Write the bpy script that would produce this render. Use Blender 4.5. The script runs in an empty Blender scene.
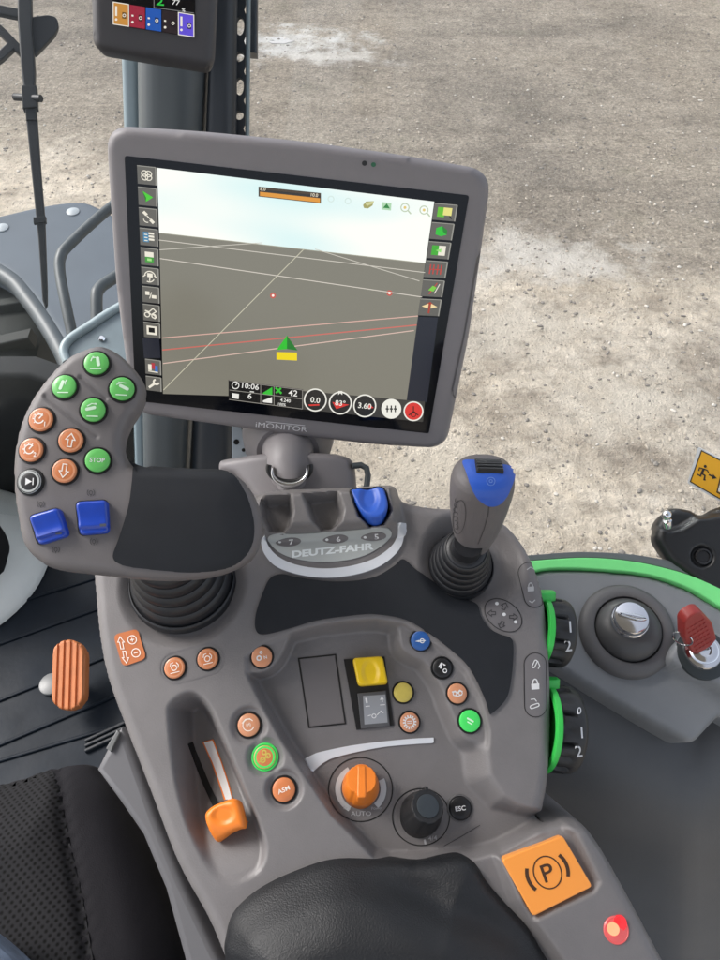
import bpy, bmesh, math, random
import numpy as np
from mathutils import Vector, Matrix
from mathutils.bvhtree import BVHTree

random.seed(7); rng = np.random.default_rng(7)
scn = bpy.context.scene
COL = scn.collection
EXPO = 1.0
# ------------------------------------------------------------------ camera
FPX = 710.0                      # focal length in pixels of a 720 x 960 picture
PITCH = math.radians(50)         # looking down
CAMZ = 2.75                      # eye height over the yard
CAM = Vector((0, 0, CAMZ))
CR = Vector((1, 0, 0)); CU = Vector((0, math.sin(PITCH), math.cos(PITCH))); CF = Vector((0, math.cos(PITCH), -math.sin(PITCH)))
def ray(px, py):                 # direction with unit component along the view axis
    return CR * ((px - 360) / FPX) + CU * ((480 - py) / FPX) + CF
def at(px, py, z): return CAM + ray(px, py) * z
def atz(px, py, h):              # point of the level plane at height h
    d = ray(px, py); return CAM + d * ((h - CAMZ) / d.z)
def camvec(x, y, t): return (CR * x + CU * y - CF * t).normalized()
class Frame:
    def __init__(s, o, n, xdir=CR):
        s.o = Vector(o); s.z = Vector(n).normalized()
        s.x = (Vector(xdir) - s.z * Vector(xdir).dot(s.z)).normalized(); s.y = s.z.cross(s.x)
    def pt(s, u, v, w=0): return s.o + s.x * u + s.y * v + s.z * w
    def hit(s, px, py, w=0):
        d = ray(px, py); k = ((s.o + s.z * w) - CAM).dot(s.z) / d.dot(s.z)
        q = CAM + d * k - s.o
        return (q.dot(s.x), q.dot(s.y))
    def hits(s, pts, w=0): return [s.hit(p[0], p[1], w) for p in pts]
    def P(s, px, py, w=0): u, v = s.hit(px, py, w); return s.pt(u, v, w)
    @property
    def m(s): return Matrix(((s.x.x, s.y.x, s.z.x, s.o.x), (s.x.y, s.y.y, s.z.y, s.o.y), (s.x.z, s.y.z, s.z.z, s.o.z), (0, 0, 0, 1)))
cam_d = bpy.data.cameras.new('camera'); cam = bpy.data.objects.new('camera', cam_d); COL.objects.link(cam)
cam.location = CAM; cam.rotation_euler = (math.pi / 2 - PITCH, 0, 0)
cam_d.sensor_fit = 'VERTICAL'; cam_d.sensor_height = 24; cam_d.lens = 24 * FPX / 960
cam_d.clip_start = 0.02; cam_d.clip_end = 2000; scn.camera = cam
# ------------------------------------------------------------------ materials
def lin(c):
    f = lambda v: v / 12.92 if v <= .04045 else ((v + .055) / 1.055) ** 2.4
    return tuple(f(v / 255) for v in c)
MATS = {}
def mat(name, col, rough=.5, metal=0, spec=.5, emit=0, bump=0, bscale=900, var=0, vscale=30, trans=0, coat=0, rvar=0):
    if name in MATS: return MATS[name]
    m = bpy.data.materials.new(name); m.use_nodes = True; MATS[name] = m
    nt = m.node_tree; b = nt.nodes['Principled BSDF']; L = nt.links
    c = (*col, 1)
    b.inputs['Base Color'].default_value = c; b.inputs['Roughness'].default_value = rough
    b.inputs['Metallic'].default_value = metal; b.inputs['Specular IOR Level'].default_value = spec
    if coat: b.inputs['Coat Weight'].default_value = coat; b.inputs['Coat Roughness'].default_value = .12
    if emit: b.inputs['Emission Color'].default_value = c; b.inputs['Emission Strength'].default_value = emit
    if bump or var or rvar:
        tc = nt.nodes.new('ShaderNodeTexCoord')
    if bump:
        n = nt.nodes.new('ShaderNodeTexNoise'); n.inputs['Scale'].default_value = bscale; n.inputs['Detail'].default_value = 3
        bp = nt.nodes.new('ShaderNodeBump'); bp.inputs['Strength'].default_value = bump; bp.inputs['Distance'].default_value = .002
        L.new(tc.outputs['Object'], n.inputs['Vector']); L.new(n.outputs['Fac'], bp.inputs['Height']); L.new(bp.outputs['Normal'], b.inputs['Normal'])
    if var:
        n = nt.nodes.new('ShaderNodeTexNoise'); n.inputs['Scale'].default_value = vscale; n.inputs['Detail'].default_value = 6; n.inputs['Roughness'].default_value = .65
        r = nt.nodes.new('ShaderNodeMapRange'); r.inputs['From Min'].default_value = .3; r.inputs['From Max'].default_value = .7
        r.inputs['To Min'].default_value = 1 - var; r.inputs['To Max'].default_value = 1 + var
        h = nt.nodes.new('ShaderNodeMixRGB'); h.blend_type = 'MULTIPLY'; h.inputs['Fac'].default_value = 1; h.inputs['Color1'].default_value = c
        L.new(tc.outputs['Object'], n.inputs['Vector']); L.new(n.outputs['Fac'], r.inputs['Value']); L.new(r.outputs['Result'], h.inputs['Color2']); L.new(h.outputs['Color'], b.inputs['Base Color'])
    if rvar:
        n = nt.nodes.new('ShaderNodeTexNoise'); n.inputs['Scale'].default_value = vscale * .6; n.inputs['Detail'].default_value = 5
        r = nt.nodes.new('ShaderNodeMapRange'); r.inputs['From Min'].default_value = .3; r.inputs['From Max'].default_value = .7
        r.inputs['To Min'].default_value = max(.05, rough - rvar); r.inputs['To Max'].default_value = rough + rvar
        L.new(tc.outputs['Object'], n.inputs['Vector']); L.new(n.outputs['Fac'], r.inputs['Value']); L.new(r.outputs['Result'], b.inputs['Roughness'])
    return m
def glow(name, srgb, k=1.0):     # a lit screen colour
    if name in MATS: return MATS[name]
    m = bpy.data.materials.new(name); m.use_nodes = True; MATS[name] = m
    b = m.node_tree.nodes['Principled BSDF']
    b.inputs['Base Color'].default_value = (.01, .01, .01, 1); b.inputs['Roughness'].default_value = .25
    b.inputs['Emission Color'].default_value = (*lin(srgb), 1); b.inputs['Emission Strength'].default_value = k / 2 ** EXPO
    return m
GREY = mat('console grey plastic', (.176, .166, .166), .44, bump=.14, bscale=800, var=.06, vscale=35, rvar=.08)
GREYL = mat('label grey plastic', (.42, .44, .43), .4)
GREYD = mat('plate grey plastic', (.165, .155, .158), .5)
PANEL = mat('side panel grey plastic', (.235, .245, .255), .5, bump=.08, bscale=1500, var=.05, vscale=25)
BEZ = mat('dark bezel plastic', (.12, .118, .12), .5, bump=.08, bscale=1500)
RUB = mat('soft black rubber', (.012, .014, .018), .6, spec=.35, bump=.12, bscale=1800, var=.12, vscale=40)
BLK = mat('black plastic', (.012, .012, .013), .38, var=.1, vscale=60)
BOOT = mat('black bellows rubber', (.014, .015, .018), .42, bump=.05, bscale=700)
LEA = mat('black leatherette', (.011, .012, .014), .5, spec=.45, bump=.30, bscale=900, var=.12, vscale=30)
CHR = mat('chrome', (.75, .76, .78), .12, metal=1)
SIL = mat('satin silver', (.84, .87, .92), .22, metal=.25, bump=.03, bscale=300)
ORG = mat('orange button plastic', (.60, .195, .07), .4, coat=.2, var=.05, vscale=120)
ORGP = mat('pale orange button plastic', (.62, .27, .14), .4, coat=.2, var=.05, vscale=120)
ORGK = mat('orange knob plastic', (.80, .21, .02), .42, bump=.05, bscale=900, var=.04, vscale=60)
GRN = mat('green button plastic', (.13, .52, .12), .4, coat=.2, var=.05, vscale=120)
GRNL = mat('lit green plastic', (.05, .55, .10), .4, emit=.16)
GRNR = mat('bright green plastic', (.04, .52, .08), .4, var=.05, vscale=60)
GRNS = mat('light green trim', (.22, .86, .27), .42, var=.05, vscale=30)
BLU = mat('blue rocker plastic', (.010, .055, .42), .28, coat=.4, var=.08, vscale=90)
BLU2 = mat('blue grip plastic', (.026, .105, .52), .4, bump=.04, bscale=900)
BLUB = mat('blue button plastic', (.02, .10, .34), .35)
YEL = mat('yellow switch plastic', (.85, .56, .01), .38, coat=.15, var=.03, vscale=80)
YELB = mat('yellow button plastic', (.60, .48, .10), .45, var=.06, vscale=120)
RED = mat('red key plastic', (.33, .035, .03), .45, bump=.05, bscale=600, var=.1, vscale=150)
WHT = mat('white print', (.74, .74, .74), .5)
ICON = mat('pale symbol print', (.86, .78, .70), .5)
ICONG = mat('pale green symbol print', (.66, .86, .66), .5)
ICD = mat('dark embossed symbol', (.05, .047, .05), .5)
DRK = mat('dark brown print', (.06, .025, .01), .5)
PORG = mat('orange brake switch plastic', (.86, .31, .055), .34, coat=.3, emit=.05)
IVORY = mat('pale steering column plastic', (.74, .76, .73), .5, bump=.06, bscale=900, var=.05, vscale=12)
PILL = mat('pillar trim plastic', (.07, .082, .088), .42, bump=.05, bscale=800, var=.06, vscale=10)
PILO = mat('outer pillar paint', (.20, .26, .29), .4, var=.1, vscale=9)
PILD = mat('dark pillar plastic', (.028, .034, .042), .4)
# ------------------------------------------------------------------ mesh builder (world coordinates in, thing-local out)
ROOTM = {}
def root_of(o):
    while o.parent: o = o.parent
    return o
class MB:
    def __init__(s): s.v = []; s.f = []; s.mi = []; s.n = 0
    def add(s, verts, faces, mi=0):
        s.v.extend([tuple(p) for p in verts]); s.f.extend([tuple(i + s.n for i in f) for f in faces]); s.mi.extend([mi] * len(faces)); s.n += len(verts); return s
    def grid(s, rows, closed=False, mi=0):           # rows: equal-length lists of points
        m = len(rows[0]); V = [p for r in rows for p in r]; Fc = []
        for i in range(len(rows) - 1):
            for j in range(m if closed else m - 1):
                a = i * m + j; b = i * m + (j + 1) % m
                Fc.append((a, b, b + m, a + m))
        return s.add(V, Fc, mi)
    def lathe(s, fr, prof, seg=40, mi=0, ell=1.0):    # prof: (radius, height) along fr.z
        rows = [[fr.pt(r * math.cos(2 * math.pi * k / seg), ell * r * math.sin(2 * math.pi * k / seg), h) for k in range(seg)] for r, h in prof]
        s.grid(rows, True, mi)
        if prof[-1][0] > 1e-5: s.add(rows[-1], [tuple(range(seg))], mi)
        return s
    def tube(s, pts, rad, seg=12, mi=0, cap=True):
        pts = [Vector(p) for p in pts]; rad = rad if isinstance(rad, (list, tuple)) else [rad] * len(pts)
        rows = []; up = None
        for i, p in enumerate(pts):
            t = (pts[min(i + 1, len(pts) - 1)] - pts[max(i - 1, 0)]).normalized()
            if up is None: up = t.orthogonal().normalized()
            up = (up - t * up.dot(t)).normalized(); si = t.cross(up)
            rows.append([p + (up * math.cos(2 * math.pi * k / seg) + si * math.sin(2 * math.pi * k / seg)) * rad[i] for k in range(seg)])
        s.grid(rows, True, mi)
        if cap: s.add(rows[0], [tuple(range(seg - 1, -1, -1))], mi); s.add(rows[-1], [tuple(range(seg))], mi)
        return s
    def flat(s, fr, poly, w=0, mi=0): return s.add([fr.pt(p[0], p[1], w) for p in poly], [tuple(range(len(poly)))], mi)
    def stroke2(s, pts, wd, closed=False):            # 2D strip polygons
        n = len(pts); L = []; R = []
        for i in range(n):
            a = np.array(pts[(i - 1) % n if closed else max(i - 1, 0)], float); b = np.array(pts[(i + 1) % n if closed else min(i + 1, n - 1)], float)
            p = np.array(pts[i], float)
            d1 = p - a; d2 = b - p
            n1 = np.linalg.norm(d1); n2 = np.linalg.norm(d2)
            d1 = d1 / n1 if n1 > 1e-12 else d2 / max(n2, 1e-12); d2 = d2 / n2 if n2 > 1e-12 else d1
            nn = np.array([-(d1 + d2)[1], (d1 + d2)[0]]); l = np.linalg.norm(nn)
            nn = nn / l if l > 1e-9 else np.array([-d1[1], d1[0]])
            c = max(.5, nn @ np.array([-d1[1], d1[0]])); h = wd / 2 / c
            L.append(p + nn * h); R.append(p - nn * h)
        return L, R
    def stroke(s, fr, pts, wd, w=0, closed=False, mi=0):
        L, R = s.stroke2(pts, wd, closed); n = len(pts)
        V = [fr.pt(q[0], q[1], w) for q in L] + [fr.pt(q[0], q[1], w) for q in R]
        return s.add(V, [(i, (i + 1) % n, n + (i + 1) % n, n + i) for i in range(n if closed else n - 1)], mi)
    def prism(s, fr, poly, w0, w1, bev=0, mi=0, steps=4, inset=None):   # closed outline raised from w0 to w1, rounded upper edge
        P = np.array(poly, float)
        if area(P) < 0: P = P[::-1]
        rows = [[fr.pt(p[0], p[1], w0) for p in P]]
        if bev:
            N = outnorm(P)
            for k in range(steps + 1):
                a = k / steps * math.pi / 2; q = P - N * bev * (1 - math.cos(a)); rows.append([fr.pt(p[0], p[1], w1 - bev + bev * math.sin(a)) for p in q])
        else: rows.append([fr.pt(p[0], p[1], w1) for p in P])
        s.grid(rows, True, mi); n = len(P)
        s.add(rows[-1], [tuple(range(n))], mi); s.add(rows[0], [tuple(range(n - 1, -1, -1))], mi)
        return s
    def box(s, fr, u0, u1, v0, v1, w0, w1, bev=0, mi=0):
        return s.prism(fr, rrect(u0, u1, v0, v1, bev * 1.5 if bev else 0), w0, w1, bev, mi)
    def disc(s, fr, c, r, w=0, mi=0, seg=28): return s.flat(fr, [(c[0] + r * math.cos(2 * math.pi * k / seg), c[1] + r * math.sin(2 * math.pi * k / seg)) for k in range(seg)], w, mi)
    def ring(s, fr, c, r, wd, w=0, mi=0, seg=32, a0=0, a1=2 * math.pi):
        full = abs(a1 - a0) > 6.28; n = seg if full else seg + 1
        return s.stroke(fr, [(c[0] + r * math.cos(a0 + (a1 - a0) * k / seg), c[1] + r * math.sin(a0 + (a1 - a0) * k / seg)) for k in range(n)], wd, w, full, mi)
    def text(s, fr, txt, c, size, w=0, ang=0, mi=0, bold=0, sx=1, shear=0):
        V, Fc = text2d(txt, bold); ca, sa = math.cos(ang), math.sin(ang)
        return s.add([fr.pt(c[0] + ca * (x * sx + shear * y) * size - sa * y * size, c[1] + sa * (x * sx + shear * y) * size + ca * y * size, w) for x, y in V], Fc, mi)
    def build(s, name, mats, parent=None, smooth=True, angle=38, label=None):
        me = bpy.data.meshes.new(name); inv = ROOTM[root_of(parent).name] if parent else Matrix()
        me.from_pydata([inv @ Vector(p) for p in s.v], [], s.f)
        for m in (mats if isinstance(mats, (list, tuple)) else [mats]): me.materials.append(m)
        me.polygons.foreach_set('material_index', s.mi); me.polygons.foreach_set('use_smooth', [smooth] * len(s.f)); me.update()
        if smooth: me.set_sharp_from_angle(angle=math.radians(angle))
        o = bpy.data.objects.new(name, me); COL.objects.link(o)
        if parent: o.parent = parent
        else: ROOTM[o.name] = Matrix()
        if label: o['label'] = label
        return o
    def bvh(s): return BVHTree.FromPolygons([Vector(p) for p in s.v], s.f)
def area(P): P = np.asarray(P, float); x, y = P[:, 0], P[:, 1]; return .5 * np.sum(x * np.roll(y, -1) - np.roll(x, -1) * y)
def outnorm(P):
    d = np.roll(P, -1, 0) - np.roll(P, 1, 0); N = np.stack([d[:, 1], -d[:, 0]], 1); return N / np.maximum(np.linalg.norm(N, axis=1, keepdims=True), 1e-9)
def rrect(u0, u1, v0, v1, r, n=5):
    if r <= 0: return [(u0, v0), (u1, v0), (u1, v1), (u0, v1)]
    out = []
    for cx, cy, a in ((u1 - r, v0 + r, -90), (u1 - r, v1 - r, 0), (u0 + r, v1 - r, 90), (u0 + r, v0 + r, 180)):
        for k in range(n + 1):
            t = math.radians(a + 90 * k / n); out.append((cx + r * math.cos(t), cy + r * math.sin(t)))
    return out
def spline(pts, n=8, closed=True):
    P = np.array(pts, float); m = len(P); out = []
    for i in range(m if closed else m - 1):
        p0, p1, p2, p3 = (P[(i - 1) % m], P[i], P[(i + 1) % m], P[(i + 2) % m]) if closed else (P[max(i - 1, 0)], P[i], P[i + 1], P[min(i + 2, m - 1)])
        for k in range(n):
            t = k / n
            out.append(.5 * (2 * p1 + (p2 - p0) * t + (2 * p0 - 5 * p1 + 4 * p2 - p3) * t * t + (3 * p1 - p0 - 3 * p2 + p3) * t ** 3))
    if not closed: out.append(P[-1])
    return np.array(out)
def roundpoly(pts, r, n=5):      # polygon with rounded corners
    P = [np.array(p, float) for p in pts]; out = []; m = len(P)
    for i in range(m):
        a, b, c = P[i - 1], P[i], P[(i + 1) % m]; u = a - b; v = c - b; lu, lv = np.linalg.norm(u), np.linalg.norm(v)
        k = min(r, lu * .45, lv * .45); A = b + u / lu * k; B = b + v / lv * k
        for j in range(n + 1):
            t = j / n; out.append((1 - t) ** 2 * A + 2 * t * (1 - t) * b + t * t * B)
    return np.array(out)
TXT = {}
def text2d(txt, bold=0):
    if (txt, bold) in TXT: return TXT[txt, bold]
    cu = bpy.data.curves.new('lettering', 'FONT'); cu.body = txt; cu.align_x = 'CENTER'; cu.align_y = 'CENTER'; cu.size = 1; cu.offset = bold; cu.resolution_u = 3
    ob = bpy.data.objects.new('lettering', cu); me = bpy.data.meshes.new_from_object(ob)
    V = [(v.co.x, v.co.y) for v in me.vertices]; Fc = [tuple(p.vertices) for p in me.polygons]
    if V:
        x = [a for a, b in V]; y = [b for a, b in V]; cx = (min(x) + max(x)) / 2; cy = (min(y) + max(y)) / 2; h = max(y) - min(y)
        V = [((a - cx) / h, (b - cy) / h) for a, b in V]              # unit letter height
    bpy.data.objects.remove(ob); bpy.data.meshes.remove(me); bpy.data.curves.remove(cu); TXT[txt, bold] = (V, Fc); return V, Fc
def sdf(P, poly):                # signed distance, positive inside; nearest segment and position on it
    poly = np.asarray(poly, float); A = poly; B = np.roll(poly, -1, 0); n = len(P)
    D = np.full(n, 1e9); I = np.zeros(n, int); T = np.zeros(n); ins = np.zeros(n, bool); x, y = P[:, 0], P[:, 1]
    for i in range(len(A)):
        a, b = A[i], B[i]; ab = b - a; l2 = ab @ ab
        if l2 < 1e-18: continue
        t = np.clip(((x - a[0]) * ab[0] + (y - a[1]) * ab[1]) / l2, 0, 1)
        d = np.hypot(x - a[0] - t * ab[0], y - a[1] - t * ab[1]); k = d < D; D[k] = d[k]; I[k] = i; T[k] = t[k]
        if a[1] != b[1]:
            c = ((a[1] > y) != (b[1] > y)) & (x < (b[0] - a[0]) * (y - a[1]) / (b[1] - a[1]) + a[0]); ins ^= c
    return np.where(ins, D, -D), I, T
def sdc(P, poly, pad=.03):       # the same, worked out only near the outline
    poly = np.asarray(poly, float); lo = poly.min(0) - pad; hi = poly.max(0) + pad; k = np.all((P > lo) & (P < hi), axis=1)
    D = np.full(len(P), -pad); D[k] = sdf(P[k], poly)[0]; return D
def S(t): t = np.clip(t, 0, 1); return t * t * (3 - 2 * t)
def field(mb, fr, outline, step, hf, rnd=0, skirt=.05, inset=0, mi=0):   # moulded sheet: height function over an outline, rounded rim, side wall
    O = np.array(outline, float)
    if area(O) < 0: O = O[::-1]
    lo = O.min(0) - step; hi = O.max(0) + step; nx = int((hi[0] - lo[0]) / step) + 2; ny = int((hi[1] - lo[1]) / step) + 2
    X, Y = np.meshgrid(lo[0] + step * np.arange(nx), lo[1] + step * np.arange(ny)); G = np.stack([X.ravel(), Y.ravel()], 1)
    c = np.stack([(X[:-1, :-1] + step / 2).ravel(), (Y[:-1, :-1] + step / 2).ravel()], 1); keep = (sdf(c, O)[0] > step * .15).reshape(ny - 1, nx - 1)
    idx = np.arange(nx * ny).reshape(ny, nx)
    q = np.stack([idx[:-1, :-1][keep], idx[:-1, 1:][keep], idx[1:, 1:][keep], idx[1:, :-1][keep]], 1)
    ed = {}
    for f in q:
        for a, b in ((f[0], f[1]), (f[1], f[2]), (f[2], f[3]), (f[3], f[0])):
            if (b, a) in ed: del ed[(b, a)]
            else: ed[(a, b)] = 1
    bv = sorted({a for e in ed for a in e})
    _, I, T = sdf(G[bv], O); A = O; B = np.roll(O, -1, 0); G[bv] = A[I] + (B[I] - A[I]) * T[:, None]
    used = np.unique(q); mp = -np.ones(nx * ny, int); mp[used] = np.arange(len(used)); U = G[used]
    d = np.maximum(sdf(U, O)[0], 0); isb = np.zeros(nx * ny, bool); isb[bv] = True; d[isb[used]] = 0
    H = hf(U)
    if rnd: H = H - np.where(d < rnd, rnd - np.sqrt(np.maximum(rnd ** 2 - (rnd - d) ** 2, 0)), 0)
    if isinstance(fr, Frame):
        W3 = np.array(fr.o)[None] + U[:, :1] * np.array(fr.x) + U[:, 1:] * np.array(fr.y) + H[:, None] * np.array(fr.z); V = [tuple(p) for p in W3]
    else: V = [fr.pt(u, v, w) for (u, v), w in zip(U, H)]
    Fc = [tuple(mp[f]) for f in q]
    N = outnorm(O); bi = {}; kb = mp[bv]; _, I, T = sdf(U[kb], O); NB = N[I] * (1 - T)[:, None] + N[(I + 1) % len(O)] * T[:, None]; PB = U[kb] - NB * inset
    for j, a in enumerate(bv):
        bi[a] = len(V); V.append(fr.pt(PB[j, 0], PB[j, 1], H[kb[j]] - skirt))
    for (a, b) in ed: Fc.append((mp[b], mp[a], bi[a], bi[b]))
    mb.add(V, Fc, mi); return mb
def hitp(bvh, px, py):
    d = ray(px, py).normalized(); r = bvh.ray_cast(CAM, d)
    if r[0] is None: return None, None
    n = r[1]
    return r[0], (n if n.dot(d) < 0 else -n)
def savg(bvh, px, py, rp):       # surface frame averaged over a small patch
    L = [hitp(bvh, px + rp * .7 * math.cos(a), py + rp * .7 * math.sin(a)) for a in [k * math.pi / 3 for k in range(6)]] + [hitp(bvh, px, py)]
    L = [q for q in L if q[0] is not None]; n = sum((q[1] for q in L), Vector()) / len(L)
    return Frame(sum((q[0] for q in L), Vector()) / len(L), n)
class Skin:                      # a frame-like drawing surface: unit = photo pixel, wrapped on a mesh
    def __init__(s, bvh, fallback=None): s.b = bvh; s.last = None; s.fb = fallback
    def pt(s, px, py, w=0):
        p, n = hitp(s.b, px, py)
        if p is None: p, n = s.last if s.last else (s.fb, CF * -1)
        s.last = (p, n); return p + n * w
def dens(pts, step, closed=False):
    P = [np.array(p, float) for p in pts]; out = []
    for i in range(len(P) if closed else len(P) - 1):
        a, b = P[i], P[(i + 1) % len(P)]; k = max(1, int(np.linalg.norm(b - a) / step))
        out += [a + (b - a) * j / k for j in range(k)]
    if not closed: out.append(P[-1])
    return out
def decal(mb, sk, poly, w, step=2.5, mi=0, thick=0):   # polygon in photo pixels laid on the skin as a thin conforming sheet
    P2 = np.array(poly, float)
    class _F:                    # reuse the moulded sheet on pixel coordinates
        pt = staticmethod(lambda u, v, h: sk.pt(u, v, h))
    return field(mb, _F, P2, step, lambda U: np.full(len(U), w), 0, thick if thick else w, 0, mi)
# ------------------------------------------------------------------ things
def thing(name, label, cat, m=None, group=None):
    o = bpy.data.objects.new(name, None); COL.objects.link(o); o.empty_display_size = .02
    m = m or Matrix(); o.matrix_world = m; ROOTM[o.name] = m.inverted()
    o['label'] = label; o['category'] = cat
    if group: o['group'] = group
    return o
def tag(o, label, cat, group=None):
    o['label'] = label; o['category'] = cat
    if group: o['group'] = group
    return o
def struct(o): o['kind'] = 'structure'; return o
# ================================================================== armrest console
NK = camvec(0, math.sin(math.radians(18)), math.cos(math.radians(18)))
K = Frame(at(350, 650, .56), NK)
def kp(pts, w=0, n=0): 
    h = K.hits(pts, w); return spline(h, n) if n else np.array(h)
console = thing('armrest_console', 'grey moulded tractor armrest console covered in coloured buttons, dials and levers', 'control console', K.m)
OUT = kp([(92, 590), (91, 572), (96, 545), (112, 520), (150, 505), (205, 500), (240, 496), (257, 491), (280, 487), (320, 485), (355, 484), (383, 482), (396, 484), (403, 498), (425, 504), (450, 506), (480, 510), (505, 520), (522, 538), (535, 562), (545, 592), (550, 630), (553, 680), (553, 740), (550, 785), (546, 808), (545, 824), (556, 824), (570, 821), (585, 826), (602, 848), (627, 892), (662, 958), (705, 1040), (600, 1080), (400, 1080), (262, 1080), (236, 1000), (222, 960), (205, 920), (175, 865), (150, 800), (125, 735), (105, 680), (96, 635)], 0, 5)
FLOOR_PX = [(262, 642), (290, 631), (320, 623), (356, 618), (378, 617), (404, 622), (425, 635), (447, 651), (467, 670), (481, 697), (487, 716), (491, 730), (491, 748), (494, 774), (506, 793), (522, 804), (545, 810), (570, 815), (545, 830), (503, 853), (478, 860), (430, 864), (390, 866), (373, 859), (358, 843), (331, 816), (307, 781), (294, 761), (281, 741), (268, 718), (255, 694), (245, 673), (244, 656)]
FLOOR_W = [7, 8, 9, 10, 10, 11, 20, 20, 20, 20, 20, 20, 22, 22, 18, 11, 8, 8, 6, 6, 6, 6, 6, 5, 5, 5, 5, 5, 5, 5, 5, 5, 6]
FLOOR = kp(FLOOR_PX, 0); FW = np.array(FLOOR_W) / 1000
LEDGE = kp([(404, 623), (425, 635), (447, 651), (467, 670), (481, 697), (487, 716), (489, 736), (474, 742), (463, 738), (456, 724), (448, 706), (442, 689), (433, 674), (424, 662), (412, 656), (402, 648), (399, 634)], -.006, 4)
LPOD = kp([(246, 658), (253, 649), (262, 641), (278, 633), (291, 630), (287, 645), (279, 661), (270, 670), (257, 674), (248, 672)], -.004, 4)
POCKET = kp([(166, 719), (168, 703), (184, 691), (199, 692), (213, 707), (224, 733), (235, 759), (249, 795), (262, 825), (268, 850), (262, 872), (246, 884), (231, 890), (217, 882), (202, 862), (188, 832), (180, 808), (172, 772)], 0, 4)
BLOCK = kp([(250, 520), (258, 494), (270, 489), (310, 486), (355, 484), (388, 482), (397, 487), (401, 505), (405, 528), (396, 534), (340, 536), (290, 538), (262, 536)], .008, 3)
SLOTS = [kp(p, .012) for p in ([(259, 496), (291, 494), (294, 511), (291, 527), (283, 532), (267, 531), (260, 516)], [(302, 494), (338, 490), (344, 511), (342, 523), (333, 529), (320, 530), (312, 522)], [(350, 486), (386, 484), (392, 511), (385, 525), (369, 527), (358, 517)])]
PBLOCK = kp([(498, 858), (526, 842), (566, 819), (588, 826), (606, 850), (630, 892), (668, 960), (712, 1045), (620, 1045), (553, 955), (515, 902)], .006)
PREC = kp([(501, 857), (530, 840), (565, 826), (577, 834), (600, 882), (594, 892), (534, 921)], .01)
BOWL = np.array(K.hit(474, 560)); LBOWL = np.array(K.hit(183, 583))
PODS = [np.array(K.hit(*c)) for c in ((249, 725), (265, 757), (284, 789))]
vtop = K.hit(200, 700)[1]; vbot = K.hit(235, 885)[1]
def hcon(U):
    H = np.zeros(len(U)); n = len(FLOOR)
    sd, I, T = sdf(U, FLOOR); W = FW[I] * (1 - T) + FW[(I + 1) % n] * T
    t = S(sd / W); fl = -.021
    v = (U[:, 1] - K.hit(350, 660)[1])
    H = H + t * (fl + .0 * v)
    d = sdc(U, LEDGE); a = S((d + .009) / .011); H = H * (1 - a) + (-.0045) * a * S((sdf(U, FLOOR)[0]) / .004)
    H = np.where(sd <= 0, 0, H)
    d = sdc(U, LPOD); a = S((d + .0035) / .005) * (sd > 0); H = H * (1 - a) + (-.003 * S(sd / .004)) * a
    d = sdc(U, POCKET); k = np.clip((U[:, 1] - vbot) / (vtop - vbot), 0, 1.1)
    H = H - S(d / (.005 + .010 * k)) * .034 * S(k * 1.5 + .06)
    for c in PODS:
        r = np.hypot(U[:, 0] - c[0], U[:, 1] - c[1]); H = H - .0036 * S((.0152 - r) / .0040) * S(-sd / .006)
    r = np.hypot((U[:, 0] - BOWL[0]), (U[:, 1] - BOWL[1])); H = H - .015 * S((.048 - r) / .024)
    r = np.hypot(U[:, 0] - LBOWL[0], U[:, 1] - LBOWL[1]); H = H - .008 * S((.054 - r) / .014)
    d = sdc(U, BLOCK); H = H + .017 * S((d + .002) / .013)
    for s in SLOTS:
        d = sdc(U, s); H = H - .021 * S((d + .001) / .0060)
    d = sdc(U, PBLOCK); H = np.maximum(H, H + .010 * S((d + .004) / .010) + np.where(d > -.004, (-H) * S((d + .004) / .009), 0))
    d = sdc(U, PREC); H = H - .006 * S((d + .002) / .006)
    return H
body = MB(); field(body, K, OUT, .00125, hcon, .011, .15, -.012)
KB = body.bvh(); KS = Skin(KB, K.o)
body.build('body', GREY, console, angle=60)
# soft palm pad on the deck
pad = MB(); decal(pad, KS, spline([(256, 630), (256, 615), (262, 596), (270, 579), (282, 574.5), (300, 578), (336, 582), (372, 578), (393, 567), (403, 559.5), (416, 570), (440, 588), (462, 599), (477, 606), (481, 617), (490, 629), (500, 634.5), (510, 638), (513, 646), (512, 670), (508, 694), (500, 706), (488, 716), (489, 713), (484, 697), (469, 667.5), (448, 647.5), (426.5, 631.5), (405, 619.5), (378, 614.5), (356, 615), (317, 620.5), (290, 628.5), (264, 634.5)], 5), .0018, 1.7)
pad.build('palm_pad', RUB, console, angle=60)
# ---- icons in unit-disc coordinates
class Ico:
    def __init__(s, mb, fr, r, w, rot=0): s.mb, s.fr, s.r, s.w, s.c, s.s = mb, fr, r, w, math.cos(rot), math.sin(rot)
    def q(s, p): return (s.r * (s.c * p[0] - s.s * p[1]), s.r * (s.s * p[0] + s.c * p[1]))
    def st(s, pts, wd=.13, cl=False): s.mb.stroke(s.fr, [s.q(p) for p in pts], wd * s.r, s.w, cl)
    def pg(s, pts): s.mb.flat(s.fr, [s.q(p) for p in pts], s.w)
    def rg(s, c, r, wd=.13, a0=0, a1=360): s.st([(c[0] + r * math.cos(math.radians(a0 + (a1 - a0) * k / 24)), c[1] + r * math.sin(math.radians(a0 + (a1 - a0) * k / 24))) for k in range(24 if a1 - a0 >= 360 else 25)], wd, a1 - a0 >= 360)
    def tx(s, t, c, size, bold=.02, sx=1): s.mb.text(s.fr, t, s.q(c), size * s.r, s.w, math.atan2(s.s, s.c), 0, bold, sx)
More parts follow.
